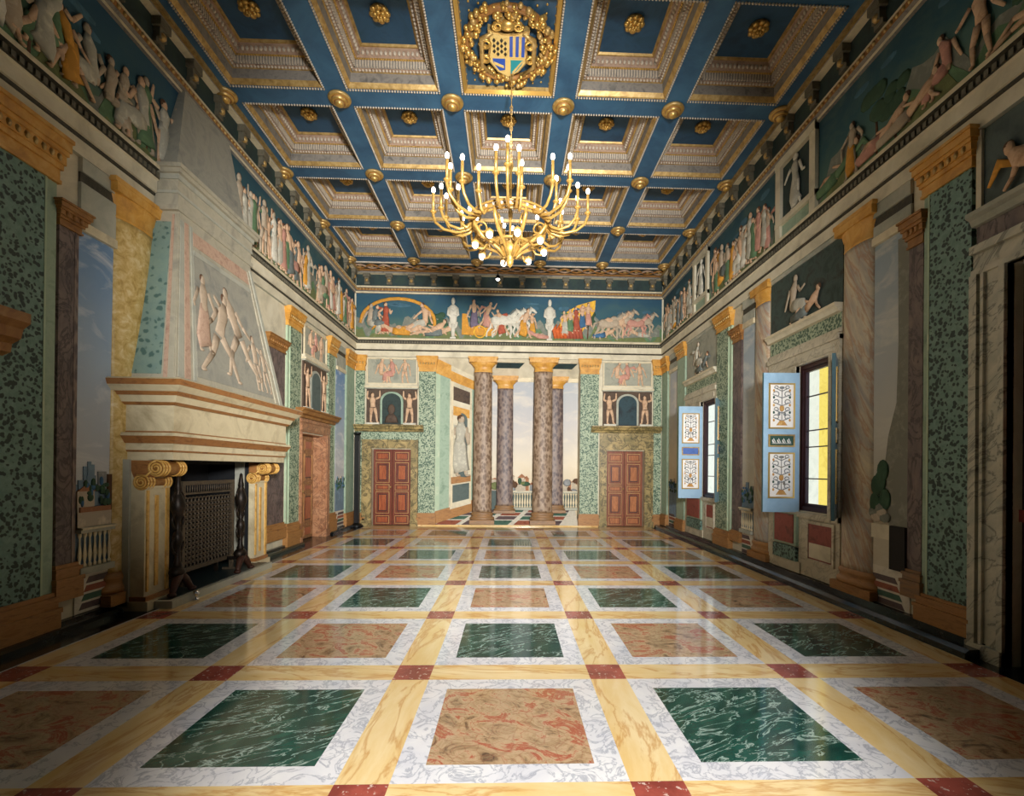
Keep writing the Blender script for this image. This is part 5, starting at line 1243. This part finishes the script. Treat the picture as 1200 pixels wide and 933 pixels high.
# small spotlight under the back ceiling border
t = thing('spotlight', 'small white spotlight under the ceiling border at the back', 'spotlight', (-.36, 13.2, 6.9))
mb = MB(); mb.tube([(-.36, 13.2, 6.93), (-.36, 13.2, 6.8)], .012, 'black_lamp', 7); mb.build('bracket', t)
mb = MB(); mb.lathe([(.025, 6.80), (.05, 6.78), (.055, 6.70), (.05, 6.69)], -.36, 13.2, 'black_lamp', 14); mb.build('housing', t)
mb = MB(); mb.ell((-.36, 13.2, 6.685), (.052, .052, .035), 'spot_bulb', 12, 7); mb.build('bulb', t)
# black floor uplighter in the back left corner
t = thing('floor_lamp', 'tall black uplighter stand in the back left corner beside the door', 'floor lamp', (-4.1, 13.38, 0))
mb = MB(); mb.lathe([(.17, 0), (.17, .03), (.11, .07), (.06, .10)], -4.1, 13.38, 'black_lamp', 20); mb.build('base', t)
mb = MB(); mb.box(-4.165, -4.035, 13.33, 13.43, .09, 2.45, 'black_lamp'); mb.box(-4.15, -4.05, 13.31, 13.33, .3, 2.3, 'black_lamp'); mb.build('column_body', t)
mb = MB(); mb.lathe([(.06, 2.45), (.09, 2.50), (.10, 2.54), (.085, 2.54)], -4.1, 13.38, 'black_lamp', 16); mb.build('head', t)

# ------------------------------------------------------------------ light
def lamp(name, typ, loc, energy, color, target=None, **k):
    ld = bpy.data.lights.new(name, typ); ld.energy = energy; ld.color = color
    for a, b in k.items(): setattr(ld, a, b)
    o = bpy.data.objects.new(name, ld); COL.objects.link(o); o.location = loc
    if target: o.rotation_euler = (Vector(target)-Vector(loc)).to_track_quat('-Z', 'Y').to_euler()
    return o
lamp('added_spot', 'SPOT', (.9, -1.2, 2.7), 9800, (1, .975, .94), (-.5, 10.0, 3.4), spot_size=math.radians(68), spot_blend=1.0, shadow_soft_size=.35)  # added spot behind the camera, brightens the back wall and left side
lamp('added_spot', 'SPOT', (.2, -1.2, 3.6), 2100, (1, .975, .94), (.3, 3.4, 0), spot_size=math.radians(50), spot_blend=.7, shadow_soft_size=.35)  # second added spot, makes the bright centre of the floor
lamp('daylight', 'SUN', (0, 0, 20), 4.5, (1, .95, .85), (3, 2, 12), angle=.01)
w = bpy.data.worlds.new('sky'); scn.world = w; w.use_nodes = True
bg = w.node_tree.nodes['Background']; bg.inputs['Color'].default_value = (.75, .85, 1, 1); bg.inputs['Strength'].default_value = 1.0

# ------------------------------------------------------------------ camera
F, PX, PY, YAW, PIT, ROLL = 575.1467, 616.0432, 547.7028, .0331, .0029, .0097
cam = bpy.data.cameras.new('camera'); co = bpy.data.objects.new('camera', cam); COL.objects.link(co)
cam.sensor_fit = 'HORIZONTAL'; cam.sensor_width = 36; cam.lens = F/1200*36
cam.shift_x = (600-PX)/1200; cam.shift_y = (PY-466.5)/1200; cam.clip_start = .05
fwd = Vector((math.sin(YAW)*math.cos(PIT), math.cos(YAW)*math.cos(PIT), math.sin(PIT)))
right = Vector((math.cos(YAW), -math.sin(YAW), 0)); up = right.cross(fwd)
r2 = right*math.cos(ROLL)+up*math.sin(ROLL); u2 = -right*math.sin(ROLL)+up*math.cos(ROLL)
mw = Matrix((r2, u2, -fwd)).transposed().to_4x4(); mw.translation = (0, 0, 1.6); co.matrix_world = mw
scn.camera = co
scn.view_settings.view_transform = 'Standard'; scn.view_settings.look = 'None'; scn.view_settings.gamma = 1; scn.view_settings.exposure = 0
scn.view_settings.use_curve_mapping = False
for o in bpy.data.objects:
    if '_o' in o: del o['_o']
